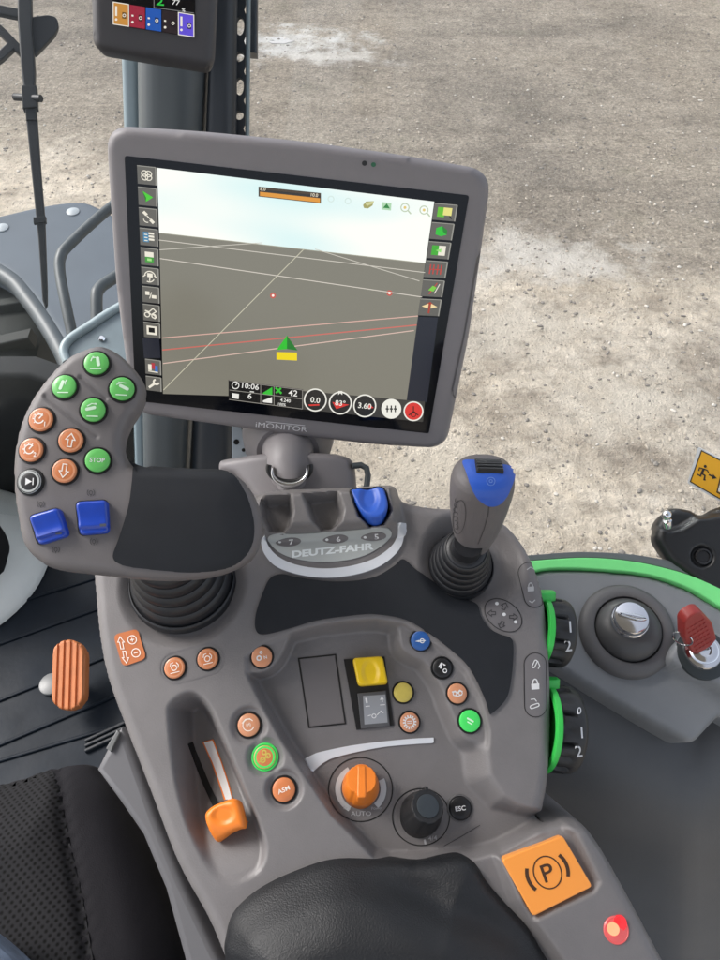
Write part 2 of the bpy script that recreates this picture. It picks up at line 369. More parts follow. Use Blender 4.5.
def bar(i, c, l, wd, a):
    ca, sa = math.cos(math.radians(a)), math.sin(math.radians(a)); h = wd / 2
    i.pg([(c[0] + ca * x - sa * y, c[1] + sa * x + ca * y) for x, y in rrect(-l / 2, l / 2, -h, h, h * .9)])
def ic_bucket(a, side, tip):
    def f(i):
        bar(i, (.18 * side, .1), .95, .3, a); i.st([(-.5, -.62), (.5, -.62)], .1)
        i.st([(-.15 - .3 * side, .12), (-.12 - .25 * side, .42), (.08 - .1 * side, .5)] if tip else [(-.5, .3), (-.1, .55), (.35, .5)], .1)
        i.pg([(-.12 - .25 * side, .62), (-.02 - .25 * side, .4), (.1 - .25 * side, .6)])
    return f
def ic_speed(n):
    def f(i):
        i.rg((-.1, .05), .42, .12, 40, 340); i.st([(-.12, .05), (.12, .35)], .12)
        for a in (60, 100, 140, 180, 220): i.st([(-.1 + .42 * math.cos(math.radians(a)), .05 + .42 * math.sin(math.radians(a))), (-.1 + .6 * math.cos(math.radians(a)), .05 + .6 * math.sin(math.radians(a)))], .1)
        i.tx(n, (.45, -.45), .42)
    return f
def ic_arrow(sgn): return lambda i: i.st([(x, y * sgn) for x, y in [(-.18, -.6), (.18, -.6), (.18, .05), (.42, .05), (0, .62), (-.42, .05), (-.18, .05)]], .1, True)
def ic_stop(i): i.tx('STOP', (0, 0), .42, .015, .95)
def ic_play(i): i.pg([(-.3, .32), (-.3, -.32), (.3, 0)]); i.st([(.4, .32), (.4, -.32)], .1)
def ic_fan(i):
    i.rg((0, 0), .28, .1); i.st([(-.5, -.5), (.5, -.5)], .09); i.st([(-.4, .2), (-.3, .5), (0, .55)], .09); i.st([(.4, -.1), (.5, .2), (.3, .5)], .09)
def ic_gears(i):
    i.rg((-.3, -.05), .22, .14); i.rg((.02, .48), .12, .1); i.tx('N', (.38, -.12), .34)
def ic_diff(i):
    i.rg((0, 0), .55, .09, 30, 330); i.tx('(H)', (0, 0), .42, .01, .8); i.st([(-.6, .3), (-.2, .6), (.3, .55)], .08)
def ic_awd(i):
    i.rg((-.2, -.2), .22, .12); i.rg((.35, .05), .2, .12); i.rg((.05, .42), .18, .12); i.st([(-.6, -.3), (-.2, -.2), (.35, .05)], .1)
def ic_asm(i): i.tx('ASM', (0, 0), .42, .015, 1.1)
def ic_horn(i): i.pg([(-.6, .02), (-.1, .12), (-.1, -.12)]); i.rg((.2, 0), .22, .1); i.st([(-.1, .0), (.6, .0)], .1)
def ic_tool(i): bar(i, (-.1, .25), .7, .22, 70); i.rg((.25, -.35), .2, .1); i.pg([(.1, .5), (.45, .25), (.2, .2)]); i.st([(-.4, .1), (-.1, .5)], .1)
def ic_lift(i): i.st([(-.6, .2), (-.2, .25), (0, 0), (.3, .3), (.6, .1)], .14); i.st([(-.5, -.15), (0, -.3), (.5, -.2)], .12); i.rg((-.3, 0), .2, .1); i.rg((.35, 0), .2, .1)
def ic_auto(i): i.rg((.0, .0), .55, .1, 200, 480); bar(i, (0, 0), 1.0, .16, -40)
def ic_pto(i):
    for k in range(14):
        a = k * 2 * math.pi / 14; i.st([(.55 * math.cos(a), .55 * math.sin(a)), (.78 * math.cos(a), .78 * math.sin(a))], .16)
    i.rg((0, 0), .5, .1); i.st([(-.3, .1), (.3, .1)], .08); i.st([(-.3, -.1), (.3, -.1)], .08)
def ic_leaf(i): bar(i, (.05, .1), .8, .18, -35); bar(i, (-.05, -.2), .6, .12, -35)
def ic_esc(i): i.tx('ESC', (0, 0), .44, .02, 1.1)
def button(parent, bvh, px, py, rpx, capm, icon=None, iconm=None, rot=0, label=None, ring=BLK, high=.0022, lit=None, band=None):
    fr = savg(bvh, px, py, rpx); z = (fr.o - CAM).dot(CF); r = rpx * z / FPX
    b = MB(); b.lathe(fr, [(r * 1.04, -.003), (r * 1.04, .0004), (r * 1.0, .0011), (r * .93, .0012), (r * .90, .0002)], 44, 1)
    cr = r * .875
    b.lathe(fr, [(cr, -.002), (cr, high - .0008), (cr * .985, high - .0003), (cr * .94, high), (cr * .5, high + .00025), (0, high + .0003)], 44, 0)
    m = [capm, ring]
    if band: b.lathe(fr, [(cr * .99, high * .55), (cr * 1.012, high * .6), (cr * .985, high - .0002), (cr * .86, high + .00012)], 44, 2); m.append(band)
    o = b.build('button', m, parent, label=label)
    if icon:
        k = MB(); icon(Ico(k, fr, cr * .92, high + .00045, rot)); k.build('symbol', iconm or ICON, o, smooth=False)
    return o
def cbtn(*a, **k): return button(console, KB, *a, **k)
T6 = math.radians(14)
cbtn(175, 668, 11.6, ORG, ic_fan, ICON, T6, label='orange button on the left end of the oval plate', band=ORGP)
cbtn(208, 659, 11.6, ORG, ic_fan, ICON, T6, label='orange button on the right end of the oval plate', band=ORGP)
cbtn(262, 657, 11.6, ORGP, ic_gears, WHT, T6, label='orange button with gear symbols')
cbtn(249, 725, 12.6, ORGP, ic_diff, ICON, T6, label='orange button with differential symbol')
cbtn(265, 757, 13, ORG, ic_awd, YELB, T6, label='orange button with lit green edge', ring=GRNL, band=GRNL)
cbtn(284, 789.5, 13, ORG, ic_asm, ICON, T6 * 1.6, label='orange button reading ASM')
cbtn(420.6, 640.6, 11, BLUB, ic_horn, WHT, .1, label='blue button')
cbtn(442, 668, 11, BLK, ic_tool, WHT, .1, label='black button with white symbol')
cbtn(457, 693.5, 11, ORGP, ic_lift, WHT, .1, label='pale orange button above the lit green one')
cbtn(469.5, 721, 12, GRNL, ic_leaf, ICONG, .1, label='lit green button')
cbtn(403, 692.5, 10.8, YELB, None, label='yellow round button', high=.0035)
cbtn(409.4, 722.2, 10.8, ORGP, ic_pto, WHT, .1, label='pale orange button with toothed ring symbol', high=.0035)
cbtn(460, 808, 12.4, BLK, ic_esc, WHT, .12, label='black button reading ESC', ring=MATS['dark bezel plastic'])
# square orange symbol plate
a = MB(); decal(a, KS, roundpoly([(113.6, 635), (137.5, 629), (147, 658.5), (123, 667)], 6), .0012, 1.6)
o = a.build('symbol_plate', mat('orange plate', (.52, .155, .05), .45, var=.05), console)
a = MB()
def sk_line(mb, sk, pts, wd, w, closed=False, mi=0, step=1.2): mb.stroke(sk, dens(pts, step, closed), wd, w, closed, mi)
def sk_ring(mb, sk, c, rx, ry, wd, w, rot=0, mi=0, n=40, a0=0, a1=2 * math.pi):
    cr, sr = math.cos(rot), math.sin(rot); full = a1 - a0 > 6.28
    P = [(c[0] + rx * math.cos(t) * cr - ry * math.sin(t) * sr, c[1] + rx * math.cos(t) * sr + ry * math.sin(t) * cr) for t in [a0 + (a1 - a0) * k / n for k in range(n if full else n + 1)]]
    mb.stroke(sk, P, wd, w, full, mi)
def sk_text(mb, sk, txt, c, h, w, ang=0, bold=.02, sx=1, mi=0, shear=0):    # ang in degrees, clockwise positive as in the picture
    V, Fc = text2d(txt, bold); t = math.radians(ang); ca, sa = math.cos(t), math.sin(t)
    mb.add([sk.pt(c[0] + h * (ca * (x * sx + shear * y) + sa * y), c[1] + h * (sa * (x * sx + shear * y) - ca * y), w) for x, y in V], Fc, mi)
def arr(c, l, hw, sg, tilt): 
    P = [(-hw, l), (hw, l), (hw, -l * .1), (hw * 2.2, -l * .1), (0, -l), (-hw * 2.2, -l * .1), (-hw, -l * .1)]
    return [(c[0] + x + (y * sg) * tilt, c[1] + y * sg) for x, y in P]
sk_line(a, KS, arr((121.8, 643), 6, 1.5, 1, .2), .8, .0016, True); sk_line(a, KS, arr((126, 657.3), 6, 1.5, -1, .2), .8, .0016, True)
for c in ((132.8, 640), (136.5, 653)): sk_ring(a, KS, c, 4.2, 4.2, .9, .0016); sk_line(a, KS, [(c[0] - 2, c[1] + .5), (c[0] + 2, c[1] - .5)], .9, .0016)
sk_line(a, KS, [(132.3, 638.2), (133.3, 641.8)], .9, .0016)
a.build('symbol', ICON, o, smooth=False)
# oval plate under two buttons
a = MB(); cap = []
A1, A2 = np.array((175, 668.)), np.array((208, 659.)); ax = (A2 - A1) / np.linalg.norm(A2 - A1); ay = np.array((-ax[1], ax[0]))
for k in range(13): t = math.pi / 2 + math.pi * k / 12; cap.append(A1 + 15.5 * (math.cos(t) * ax + math.sin(t) * ay))
for k in range(13): t = -math.pi / 2 + math.pi * k / 12; cap.append(A2 + 15.5 * (math.cos(t) * ax + math.sin(t) * ay))
sk_line(a, KS, cap, 1.3, .0003, True); a.build('oval_groove', GREYD, console)
# display window and rocker switch on the floor
def quadlerp(q, s, t): q = [np.array(p, float) for p in q]; return (q[0] * (1 - s) + q[1] * s) * (1 - t) + (q[3] * (1 - s) + q[2] * s) * t
DW = [(298.7, 658.6), (335.6, 654.7), (345.5, 723.6), (309, 727.5)]
a = MB(); sk_line(a, KS, DW, 1.3, .0005, True, 1); decal(a, KS, [quadlerp(DW, s, t) for s, t in ((.03, .015), (.97, .015), (.97, .985), (.03, .985))], .0004, 2)
a.build('blank_cover', [mat('blank cover plastic', (.15, .138, .138), .55, bump=.05, bscale=1500), BLK], console)
SW = [(343.7, 659.5), (384.5, 656.5), (394, 725.5), (356.5, 730)]
swf = savg(KB, 368, 694, 10); swf = Frame(swf.o, swf.z, (Vector(K.P(386, 690)) - Vector(K.P(358, 693))))
a = MB(); a.prism(swf, swf.hits(SW), -.004, .0012, .0004, 0); sw = a.build('rocker_switch', BLK, console, label='rocker switch with raised yellow half')
a = MB(); pg = swf.hits([(357.5, 693.5), (386, 690.5), (390, 726), (361, 729)], .002); a.prism(swf, pg, .001, .0028, .0008, 0)
lo = a.build('lower_half', mat('switch grey plastic', (.09, .09, .095), .4), sw)
a = MB(); q = swf.hits([(363, 696), (385.5, 694.5), (387.6, 722.5), (364.5, 724.5)], .003); a.flat(swf, q, .003); L1 = a.build('label_plate', mat('switch label silver', (.30, .31, .33), .35), lo)
a = MB(); SWS = type('X', (), {'pt': staticmethod(lambda px, py, w=0: swf.P(px, py, w))})
sk_ring(a, SWS, (374, 716), 2, 2, .8, .0032); sk_line(a, SWS, [(368, 716), (371, 715)], .8, .0032); sk_line(a, SWS, [(377, 715), (381, 711), (383.5, 713)], .8, .0032)
sk_line(a, SWS, [(366, 698), (367, 703)], 2, .0032); sk_line(a, SWS, [(382, 697), (382.5, 702)], 1, .0032); a.flat(SWS, [(379.8, 700), (382, 696), (384, 699.6)], .0032); sk_line(a, SWS, [(365.5, 706.5), (370, 706)], .8, .0032); sk_line(a, SWS, [(380, 705), (385, 704.6)], .8, .0032)
a.build('symbol', WHT, L1, smooth=False)
a = MB(); yq = swf.hits([(352.5, 658), (382.5, 656), (388, 683.5), (358.5, 686)], .010)
yr = roundpoly(yq, .003, 4); n_ = len(yr); cy = yr.mean(0)
def ytop(U): 
    c = cy + np.array((0, -.001)); x = (U[:, 0] - c[0]) / .008; y = (U[:, 1] - c[1]) / .009
    vv = (U[:, 1] - yr[:, 1].min()) / (yr[:, 1].max() - yr[:, 1].min())
    return .0095 + .003 * (1 - vv) - .0016 * S((1 - np.hypot(x, np.maximum(y, y * .5 - .4) * .8)) / .5)
field(a, swf, yr, .0008, ytop, .0012, .011, -.0005); a.build('yellow_half', YEL, sw, angle=50)
# silver strip on the floor
a = MB(); up = spline([(433.6, 737.6), (408, 739), (358, 744.5), (322, 751.5), (312, 755), (304, 759)], 6, False); dn = spline([(312, 773), (316, 769), (324, 762.5), (338, 756.5), (377, 748), (408, 744.6), (433.6, 743)], 6, False)
decal(a, KS, np.concatenate([up, dn]), .0011, 1.6); a.build('silver_strip', SIL, console, angle=60)
# round dials
def dialring(px, py, rpx, name):
    a = MB(); sk_ring(a, KS, (px, py), rpx, rpx, 1.1, .0003, n=56); return a.build(name, BLK, console)
fr = savg(KB, 360.5, 788, 16); mpp = (fr.o - CAM).dot(CF) / FPX
rg = dialring(360.5, 789.5, 32, 'dial_ring')
def knob(fr, r, h, m, name, label, ridges, top, lean=0):
    a = MB(); rows = []; seg = 72
    for k, (hh, rr, amp) in enumerate(((-.008, 1.0, 0), (0, 1.0, 0), (.002, 1.05, .3), (.006, 1.03, 1), (h * .55, .93, 1), (h - .002, .84, 1), (h - .0006, .81, .9), (h, .77, .6))):
        rows.append([fr.pt(r * (rr - .05 * amp * max(0, math.cos(ridges * t)) ** 6) * math.cos(t), r * (rr - .05 * amp * max(0, math.cos(ridges * t)) ** 6) * math.sin(t), hh) for t in [2 * math.pi * j / seg for j in range(seg)]])
    a.grid(rows, True, 0); a.add(rows[-1], [tuple(range(seg))], 0)
    return a, a.build(name, m, console, label=label, angle=50)
# orange throttle dial: fluted cylinder with a pointer ridge
a = MB(); sk_ring(a, KS, (360.5, 789), 22.5, 22.5, 5.5, .0005, n=40, a0=math.radians(118), a1=math.radians(240)); sk_ring(a, KS, (361, 789), 22.5, 22.5, 6, .0005, n=30, a0=math.radians(-25), a1=math.radians(48)); a.build('scale_arc', mat('scale white print', (.55, .57, .58), .5), rg, smooth=False)
a = MB(); sk_text(a, KS, 'AUTO', (361, 813.5), 4.6, .0005, 0, .01, 1.15); sk_text(a, KS, 'Eco', (347, 808), 3.2, .0005, 8, .0, 1.1); sk_text(a, KS, 'Power', (377, 808), 3.0, .0005, -4, .0, 1.0); a.build('lettering', mat('grey print', (.42, .42, .43), .5), rg, smooth=False)
kf = Frame(fr.o, (fr.z + CU * .50 + CR * .05).normalized())
a, kn = knob(kf, 17.8 * mpp, .021, ORGK, 'orange_knob', 'orange rotary knob', 6, 0)
b = MB(); b.prism(Frame(kf.pt(0, 0, .017), kf.z, kf.x), roundpoly([(-.0035, -.0135), (.0035, -.0135), (.0032, .010), (-.0032, .010)], .002), -.012, .0048, .0012); b.build('pointer_ridge', ORGK, kn)
# black dial
rg = dialring(421, 817, 28.5, 'dial_ring'); a = MB(); sk_text(a, KS, '4/4', (432.5, 838), 4.6, .0005, -6, .005, 1.1); sk_line(a, KS, [(424, 842), (426, 841.6)], 5, .0005); a.build('lettering', mat('grey print', (.42, .42, .43), .5), rg, smooth=False)
fr = savg(KB, 420, 815, 14); kf = Frame(fr.o, (fr.z + CU * .48 + CR * .22).normalized())
a, kn = knob(kf, 19.5 * mpp, .024, mat('black knob rubber', (.013, .013, .014), .5, var=.1, vscale=80), 'black_knob', 'black rotary knob', 7, 0)
b = MB(); b.lathe(Frame(kf.pt(0, 0, .024), kf.z), [(.0085, -.001), (.0083, .0006), (.0075, .0009), (0, .0005)], 36); b.build('knob_cap', mat('dark blue grey cap', (.03, .038, .045), .45), kn)
b = MB(); b.prism(Frame(kf.pt(.0, .0125, .016), kf.z), [(-.0012, -.003), (.0012, -.003), (.0012, .0016), (-.0012, .0016)], -.004, .0080, .0006); b.build('pointer_ridge', MATS['black knob rubber'], kn)
# label plates with symbols
def plate(poly, name, label=None):
    a = MB(); decal(a, KS, poly, .0003, 2); sk_line(a, KS, poly, .7, .0005, True, 1); return a.build(name, [GREYD, BLK], console, label=label)
def padlock(a, c, s, ang=0):
    a.flat(KS, [(c[0] - s, c[1]), (c[0] + s, c[1] - s * .15), (c[0] + s * 1.05, c[1] + s * 1.3), (c[0] - s * .9, c[1] + s * 1.45)], .0006)
    sk_ring(a, KS, (c[0] - .1, c[1] - .2), s * .62, s * 1.15, s * .32, .0006, 0, n=16, a0=math.pi, a1=2 * math.pi)
def capsule(c1, c2, r):
    c1, c2 = np.array(c1, float), np.array(c2, float); d = (c2 - c1) / np.linalg.norm(c2 - c1); e = np.array((-d[1], d[0])); out = []
    for k in range(13): t = math.pi / 2 + math.pi * k / 12; out.append(c1 + r * (math.cos(t) * d + math.sin(t) * e))
    for k in range(13): t = -math.pi / 2 + math.pi * k / 12; out.append(c2 + r * (math.cos(t) * d + math.sin(t) * e))
    return out
def bucket(a, c, s, ang):
    t = math.radians(ang); ca, sa = math.cos(t), math.sin(t); sk_line(a, KS, [(c[0] + s * (ca * x - sa * y), c[1] + s * (sa * x + ca * y)) for x, y in rrect(-1, 1, -.35, .35, .3, 2)], 1.0, .0006, True)
p1 = plate(capsule((529, 573), (534.5, 597), 10.5), 'lock_plate', 'lock symbol plate beside the joystick boot'); a = MB(); padlock(a, (530.5, 587), 3.2); sk_line(a, KS, [(527, 570), (530, 567.5), (534, 569.5)], 1, .0006); sk_line(a, KS, [(529, 601), (532, 603), (535, 600)], 1, .0006); a.build('symbol', mat('worn white print', (.45, .45, .45), .5), p1, smooth=False)
p2 = plate(capsule((535, 664), (535.5, 706), 11), 'lock_plate', 'lock symbol plate beside the lower wheel'); a = MB(); padlock(a, (535, 684), 4); bucket(a, (534.5, 664), 4, -65); sk_line(a, KS, [(537.5, 661), (539.5, 666), (538, 669)], .9, .0006); bucket(a, (534.5, 706), 4.6, -20); sk_line(a, KS, [(530.5, 699.5), (534.5, 699), (536.5, 701.5)], .9, .0006); a.build('symbol', WHT, p2, smooth=False)
el = [(503.2 + 20.5 * math.cos(t) * math.cos(.62) - 14 * math.sin(t) * math.sin(.62), 615.5 + 20.5 * math.cos(t) * math.sin(.62) + 14 * math.sin(t) * math.cos(.62)) for t in [k * math.pi / 20 for k in range(40)]]
p3 = plate(el, 'direction_plate'); a = MB()
for c, g in (((491.5, 613.5), 180), ((504.5, 606.5), -70), ((513.5, 617), 0), ((501.5, 625), 110)):
    t = math.radians(g); sk_line(a, KS, [(c[0] + 4 * (math.cos(t) * x - math.sin(t) * y), c[1] + 3.4 * (math.sin(t) * x + math.cos(t) * y)) for x, y in ((-1, -.4), (0, -.4), (0, -.9), (1, 0), (0, .9), (0, .4), (-1, .4))], .9, .0006, True)
a.build('arrow_symbol', ICD, p3, smooth=False)
a = MB()
for c in ((497, 604), (515.5, 622), (504, 614.5)): a.flat(KS, [(c[0] + 1.9 * math.cos(k * .6), c[1] + 1.7 * math.sin(k * .6)) for k in range(10)], .0006)
a.build('dot_symbol', WHT, p3, smooth=False)
a = MB(); sk_line(a, KS, [(444, 846), (462, 836), (480, 825)], .7, .0003); sk_line(a, KS, [(256, 487), (262, 489.5), (300, 487.5), (349, 485.5)], .6, .0003); a.build('panel_seam', ICD, console, smooth=False)
# slot block: label plate, silver arc, blue paddle
a = MB(); decal(a, KS, spline([(268, 539), (275, 534), (300, 533.5), (340, 531), (380, 527.5), (390, 529.5), (391, 536), (383, 545), (366, 555), (345, 560.5), (318, 562), (292, 558), (276, 550)], 5), .0008, 1.8)
lp = a.build('label_plate', GREYL, console, angle=60)
a = MB(); sk_text(a, KS, 'DEUTZ-FAHR', (333, 550.5), 7.0, .0011, -5.8, .045, 1.52, 0, .1); a.build('lettering', mat('pale print', (.78, .82, .82), .5), lp, smooth=False)
for c, dg in (((288.5, 542), '7'), ((335.5, 539), '6'), ((373.5, 536.5), '5')):
    a = MB(); e = [(c[0] + 12.8 * math.cos(t), c[1] + 4.8 * math.sin(t) * (1 + .15 * math.cos(t)) - 1.0 * math.cos(t)) for t in [k * math.pi / 18 for k in range(36)]]
    decal(a, KS, e, .0011, 1.8); nb = a.build('slot_number', GREYD, lp)
    a = MB(); sk_text(a, KS, dg, (c[0] + 3, c[1] - .3), 6.8, .0014, -5, .02, 1.05); a.flat(KS, [(c[0] - 8.5 + 1.6 * math.cos(k * .6), c[1] + 1.6 * math.sin(k * .6)) for k in range(10)], .0014); a.build('digit', WHT, nb, smooth=False)
a = MB(); ou = spline([(261, 539), (264, 553), (275, 566), (295, 574), (322, 578), (350, 576), (376, 568.5), (394, 556), (402.5, 543), (404.5, 524)], 6, False); inn = spline([(398, 523), (396.5, 538), (389, 549), (372, 560), (348, 567), (322, 569), (297, 565.5), (279, 557.5), (269, 547), (265, 535)], 6, False)
decal(a, KS, np.concatenate([ou, inn]), .0025, 1.5); a.build('silver_arc', SIL, console, angle=60)
a = MB(); decal(a, KS, spline([(350, 490), (366, 488.5), (384, 488), (388.5, 500), (390.5, 512), (385, 523), (371, 525), (359.5, 516), (353, 503)], 4), .0008, 1.6); a.build('paddle_recess', BLK, console, angle=60)
pf = Frame(K.P(370, 506, .014), (NK + CU * .35).normalized()); a = MB(); pp = roundpoly(spline(pf.hits([(350.5, 490), (366, 488), (382, 487), (386.5, 496), (388, 505), (386, 512.5), (380, 517.5), (371, 517), (362, 511), (355, 501)], .004), 4), .001, 1)
pc = np.array(pf.hit(370, 505, .004))
field(a, pf, pp, .0009, lambda U: .005 - .0030 * S((1 - np.hypot((U[:, 0] - pc[0] + .0005) / .0095, (U[:, 1] - pc[1] - .007) / .016)) / .6), .0022, .013, .001); a.build('blue_paddle', BLU2, console, angle=60)
# lever in the left pocket: slot, scale strip, orange grip
a = MB(); decal(a, KS, [(187.6, 744), (192.5, 742), (201, 763), (211, 787), (220, 806), (214, 809), (204, 787), (194.5, 763)], .0006, 1.5); a.build('lever_slot', mat('slot black', (.004, .004, .004), .7), console)
a = MB(); decal(a, KS, [(202.5, 742), (213.5, 739), (222, 762), (229, 783), (235, 806), (226.5, 808), (219.5, 786), (212, 764)], .0005, 1.5, 1); decal(a, KS, [(204, 742.5), (212.5, 740.3), (221, 762), (228, 784), (233.6, 805), (228, 806.5), (221, 786), (213.3, 763.5)], .0009, 1.5, 0)
a.build('scale_strip', [mat('strip white', (.85, .83, .82), .5), ORGK], console)
lf = Frame(K.P(224, 822, -.008), (NK - CU * .05 - CR * .1).normalized()); a = MB()
lp2 = spline(lf.hits([(203.5, 817), (209.5, 808.5), (221, 803), (232, 799.5), (239, 804), (243, 816), (245, 829), (239, 831), (229, 836), (221, 842), (213.5, 845.5), (208, 835)], .012), 4)
lc = np.array(lf.hit(223, 815, .012))
field(a, lf, lp2, .0009, lambda U: .012 - .0018 * S((1 - np.hypot((U[:, 0] - lc[0]) / .010, (U[:, 1] - lc[1]) / .0075)) / .5) - 25 * np.maximum(0, lc[1] - .004 - U[:, 1]) ** 2, .0045, .013, .003); lv = a.build('slider_grip', ORGK, console, angle=60, label='orange slider grip in the left pocket')
a = MB(); a.tube([lf.pt(lc[0] - .006, lc[1] + .004, .002), lf.pt(lc[0] - .006, lc[1] + .002, -.03)], .003); a.build('stalk', BLK, lv)
# parking brake switch, red lamp
bq = [(501.5, 859.5), (562.5, 835.5), (592.5, 886.5), (533, 916.5)]
bf = savg(KB, 547, 876, 14); bf = Frame(bf.o, bf.z, bf.P(562, 836) - bf.P(502, 859)); a = MB(); a.prism(bf, roundpoly(bf.hits(bq, .006), .0026, 4), -.004, .0065, .0009); pb = a.build('parking_brake_switch', PORG, console, label='orange square switch with circled P')
a = MB(); BS = type('X', (), {'pt': staticmethod(lambda px, py, w=0: bf.P(px, py, w))}); c = (547.5, 872.5)
sk_ring(a, BS, c, 13.6, 16.6, 1.3, .0068, -.4); sk_text(a, BS, 'P', (c[0] + .3, c[1]), 18, .0068, -20, .008, 1.0)
sk_ring(a, BS, c, 20.5, 22, 3.6, .0068, -.4, a0=math.radians(-32), a1=math.radians(32), n=14); sk_ring(a, BS, c, 20.5, 22, 3.6, .0068, -.4, a0=math.radians(148), a1=math.radians(212), n=14)
a.build('symbol', DRK, pb, smooth=False)
lf2 = savg(KB, 616, 930, 8); a = MB(); a.lathe(lf2, [(.0088, -.002), (.0088, .0005), (.008, .0012), (.0076, .0009), (.0070, .0012), (.004, .0022), (0, .0025)], 32); wl = a.build('warning_lamp', mat('red lens', (.42, .06, .06), .3, emit=.45), console, label='small round warning lamp glowing red')
a = MB(); a.lathe(Frame(lf2.pt(-.0022, .0010, .0018), lf2.z), [(.0046, -.001), (.0038, .001), (0, .0016)], 20, 0); a.lathe(Frame(lf2.pt(.0028, .0042, .0012), lf2.z), [(.0052, -.001), (.0044, .0009), (0, .0014)], 20, 1); a.build('lit_bulb', [glow('lamp red hot', (255, 150, 110), 1.8), glow('lamp red', (245, 40, 48), 1.3)], wl)
# elbow pad
EP = kp([(222, 962), (223, 940), (230, 918), (248, 899), (272, 884), (300, 872), (322, 864.5), (342, 861.5), (368, 862), (392, 863.5), (420, 864.5), (445, 861), (463, 859.5), (477, 866), (490, 886), (510, 909), (530, 930), (547, 958), (575, 1010), (560, 1070), (400, 1072), (270, 1068), (236, 1010)], .012, 5)
cr_ = np.array(K.hits([(384, 862), (404, 878), (424, 894), (446, 909), (472, 919), (500, 926), (540, 936), (580, 945)], .03))
def dpath(U, P):
    D = np.full(len(U), 9.); sgn = np.zeros(len(U))
    for a, b in zip(P[:-1], P[1:]):
        ab = b - a; t = np.clip(((U - a) @ ab) / (ab @ ab), 0, 1); q = U - a - t[:, None] * ab; d = np.hypot(q[:, 0], q[:, 1]); k = d < D
        D[k] = d[k]; sgn[k] = np.sign(ab[0] * q[k, 1] - ab[1] * q[k, 0])
    return D, sgn
def hep(U):
    d = sdf(U, EP)[0]; H = .010 + .020 * S(d / .05)
    D, sg = dpath(U, cr_); H = H + (np.where(sg < 0, .011 * S(D / .03), 0) - .0050 * S(1 - D / .015)) * S(d / .025)
    return H
a = MB(); field(a, K, EP, .002, hep, .010, .045, 0); EPB = a.bvh(); a.build('elbow_pad', LEA, console, angle=70)
# thumb wheels on the right flank
def wheel(px, py, w, r, wid, digits, tabpx, off):
    o = K.P(px, py, w); ax = (K.x * .98 - K.y * .10 - K.z * .14).normalized(); fr = Frame(o, ax, K.z); a = MB(); seg = 80; rows = []
    for hh, rr, am in ((0, .80, 0), (.001, .97, 0), (.003, 1, 1), (wid * .44, 1, 1), (wid * .58, 1, .0), (wid * .80, .985, 0), (wid * .92, .94, 0), (wid, .84, 0), (wid, 0, 0)):
        rows.append([fr.pt(r * (rr - .13 * am * (max(0, math.cos(18 * t)) ** 2.2)) * math.cos(t), r * (rr - .13 * am * (max(0, math.cos(18 * t)) ** 2.2)) * math.sin(t), hh) for t in [2 * math.pi * (k + .5) / seg for k in range(seg)]])
    a.grid(rows, True); bv = a.bvh(); wh = a.build('thumb_wheel', mat('ribbed wheel plastic', (.017, .018, .020), .45, bump=.05, bscale=900), console, angle=45)
    sk = Skin(bv, o); a = MB()
    for t, c, an, hgt in digits: sk_text(a, sk, t, c, hgt, .0006, an, .01, .9)
    a.build('digit', mat('grey digit print', (.55, .57, .6), .5), wh, smooth=False)
    a = MB(); a.lathe(Frame(fr.pt(0, 0, -.003), ax, K.z), [(r * .9, -.001), (r * 1.01, -.0005), (r * 1.03, .0005), (r * 1.03, .0034), (r * 1.01, .004), (r * .9, .004)], 64)
    t0 = off; f2 = Frame(fr.pt(0, 0, -.002) + (K.y * math.sin(t0) + K.z * math.cos(t0)) * r * 1.08, (K.y * math.sin(t0) + K.z * math.cos(t0)), ax)
    a.prism(f2, roundpoly([(-.002, -.0055), (.008, -.0045), (.0125, -.003), (.0125, .003), (.008, .0045), (-.002, .0055)], .002), -.004, .0035, .0015); a.build('wheel_flange', GRNR, wh)
wheel(541, 631, -.028, .0285, .0215, [('1', (570, 627), -4, 11), ('2', (568, 645.5), -8, 11)], None, math.radians(62))
wheel(545, 727, -.030, .0340, .0235, [('0', (579, 711), 4, 7), ('1', (581.5, 732.5), -4, 11), ('2', (578.5, 751), -8, 11)], None, math.radians(66))
# ================================================================== multifunction lever (left)
NL = camvec(.10, .15, 1); L = Frame(at(130, 460, .50), NL)
lever = thing('multifunction_lever', 'grey paddle shaped lever head with green and orange buttons, blue rockers and black palm pad', 'lever', L.m)
LO = spline(L.hits([(81, 347), (97.5, 343), (112.5, 348.5), (127.5, 361), (140.6, 378), (144, 392), (139, 406), (129, 422), (123.5, 436), (123, 450), (127.5, 461), (137, 466), (180, 468.5), (225, 470.5), (241, 478), (254, 495), (261.5, 517), (261, 540), (251, 560), (232.5, 571), (202.5, 579), (157.5, 581), (105, 576), (56, 570), (35, 560), (20.6, 544), (14.5, 517.5), (10.5, 487.5), (11, 454), (17, 424), (28, 399), (45, 375), (64, 356)]), 5)
lcx = np.array(L.hit(80, 430)); 
gr = [np.array(L.hits(p)) for p in ([(45, 396), (70, 416), (97, 437)], [(81, 378), (106, 399)])]
def hlev(U):
    d = sdf(U, LO)[0]; H = .0025 * S(d / .03)
    for g in gr: H = H - .0015 * S((.0021 - dpath(U, g)[0]) / .0016)
    return H
a = MB(); field(a, L, LO, .0014, hlev, .009, .016, .006); LB = a.bvh(); LS = Skin(LB, L.o)
n0 = len(a.v); a.prism(Frame(L.o, L.z, L.x), [tuple(p) for p in (LO - outnorm(LO) * .004 if area(LO) > 0 else LO + outnorm(LO) * .004)], -.028, -.022); a.build('head', mat('lever grey plastic', (.150, .139, .140), .46, bump=.10, bscale=1500, var=.05, vscale=25, rvar=.06), lever, angle=60)
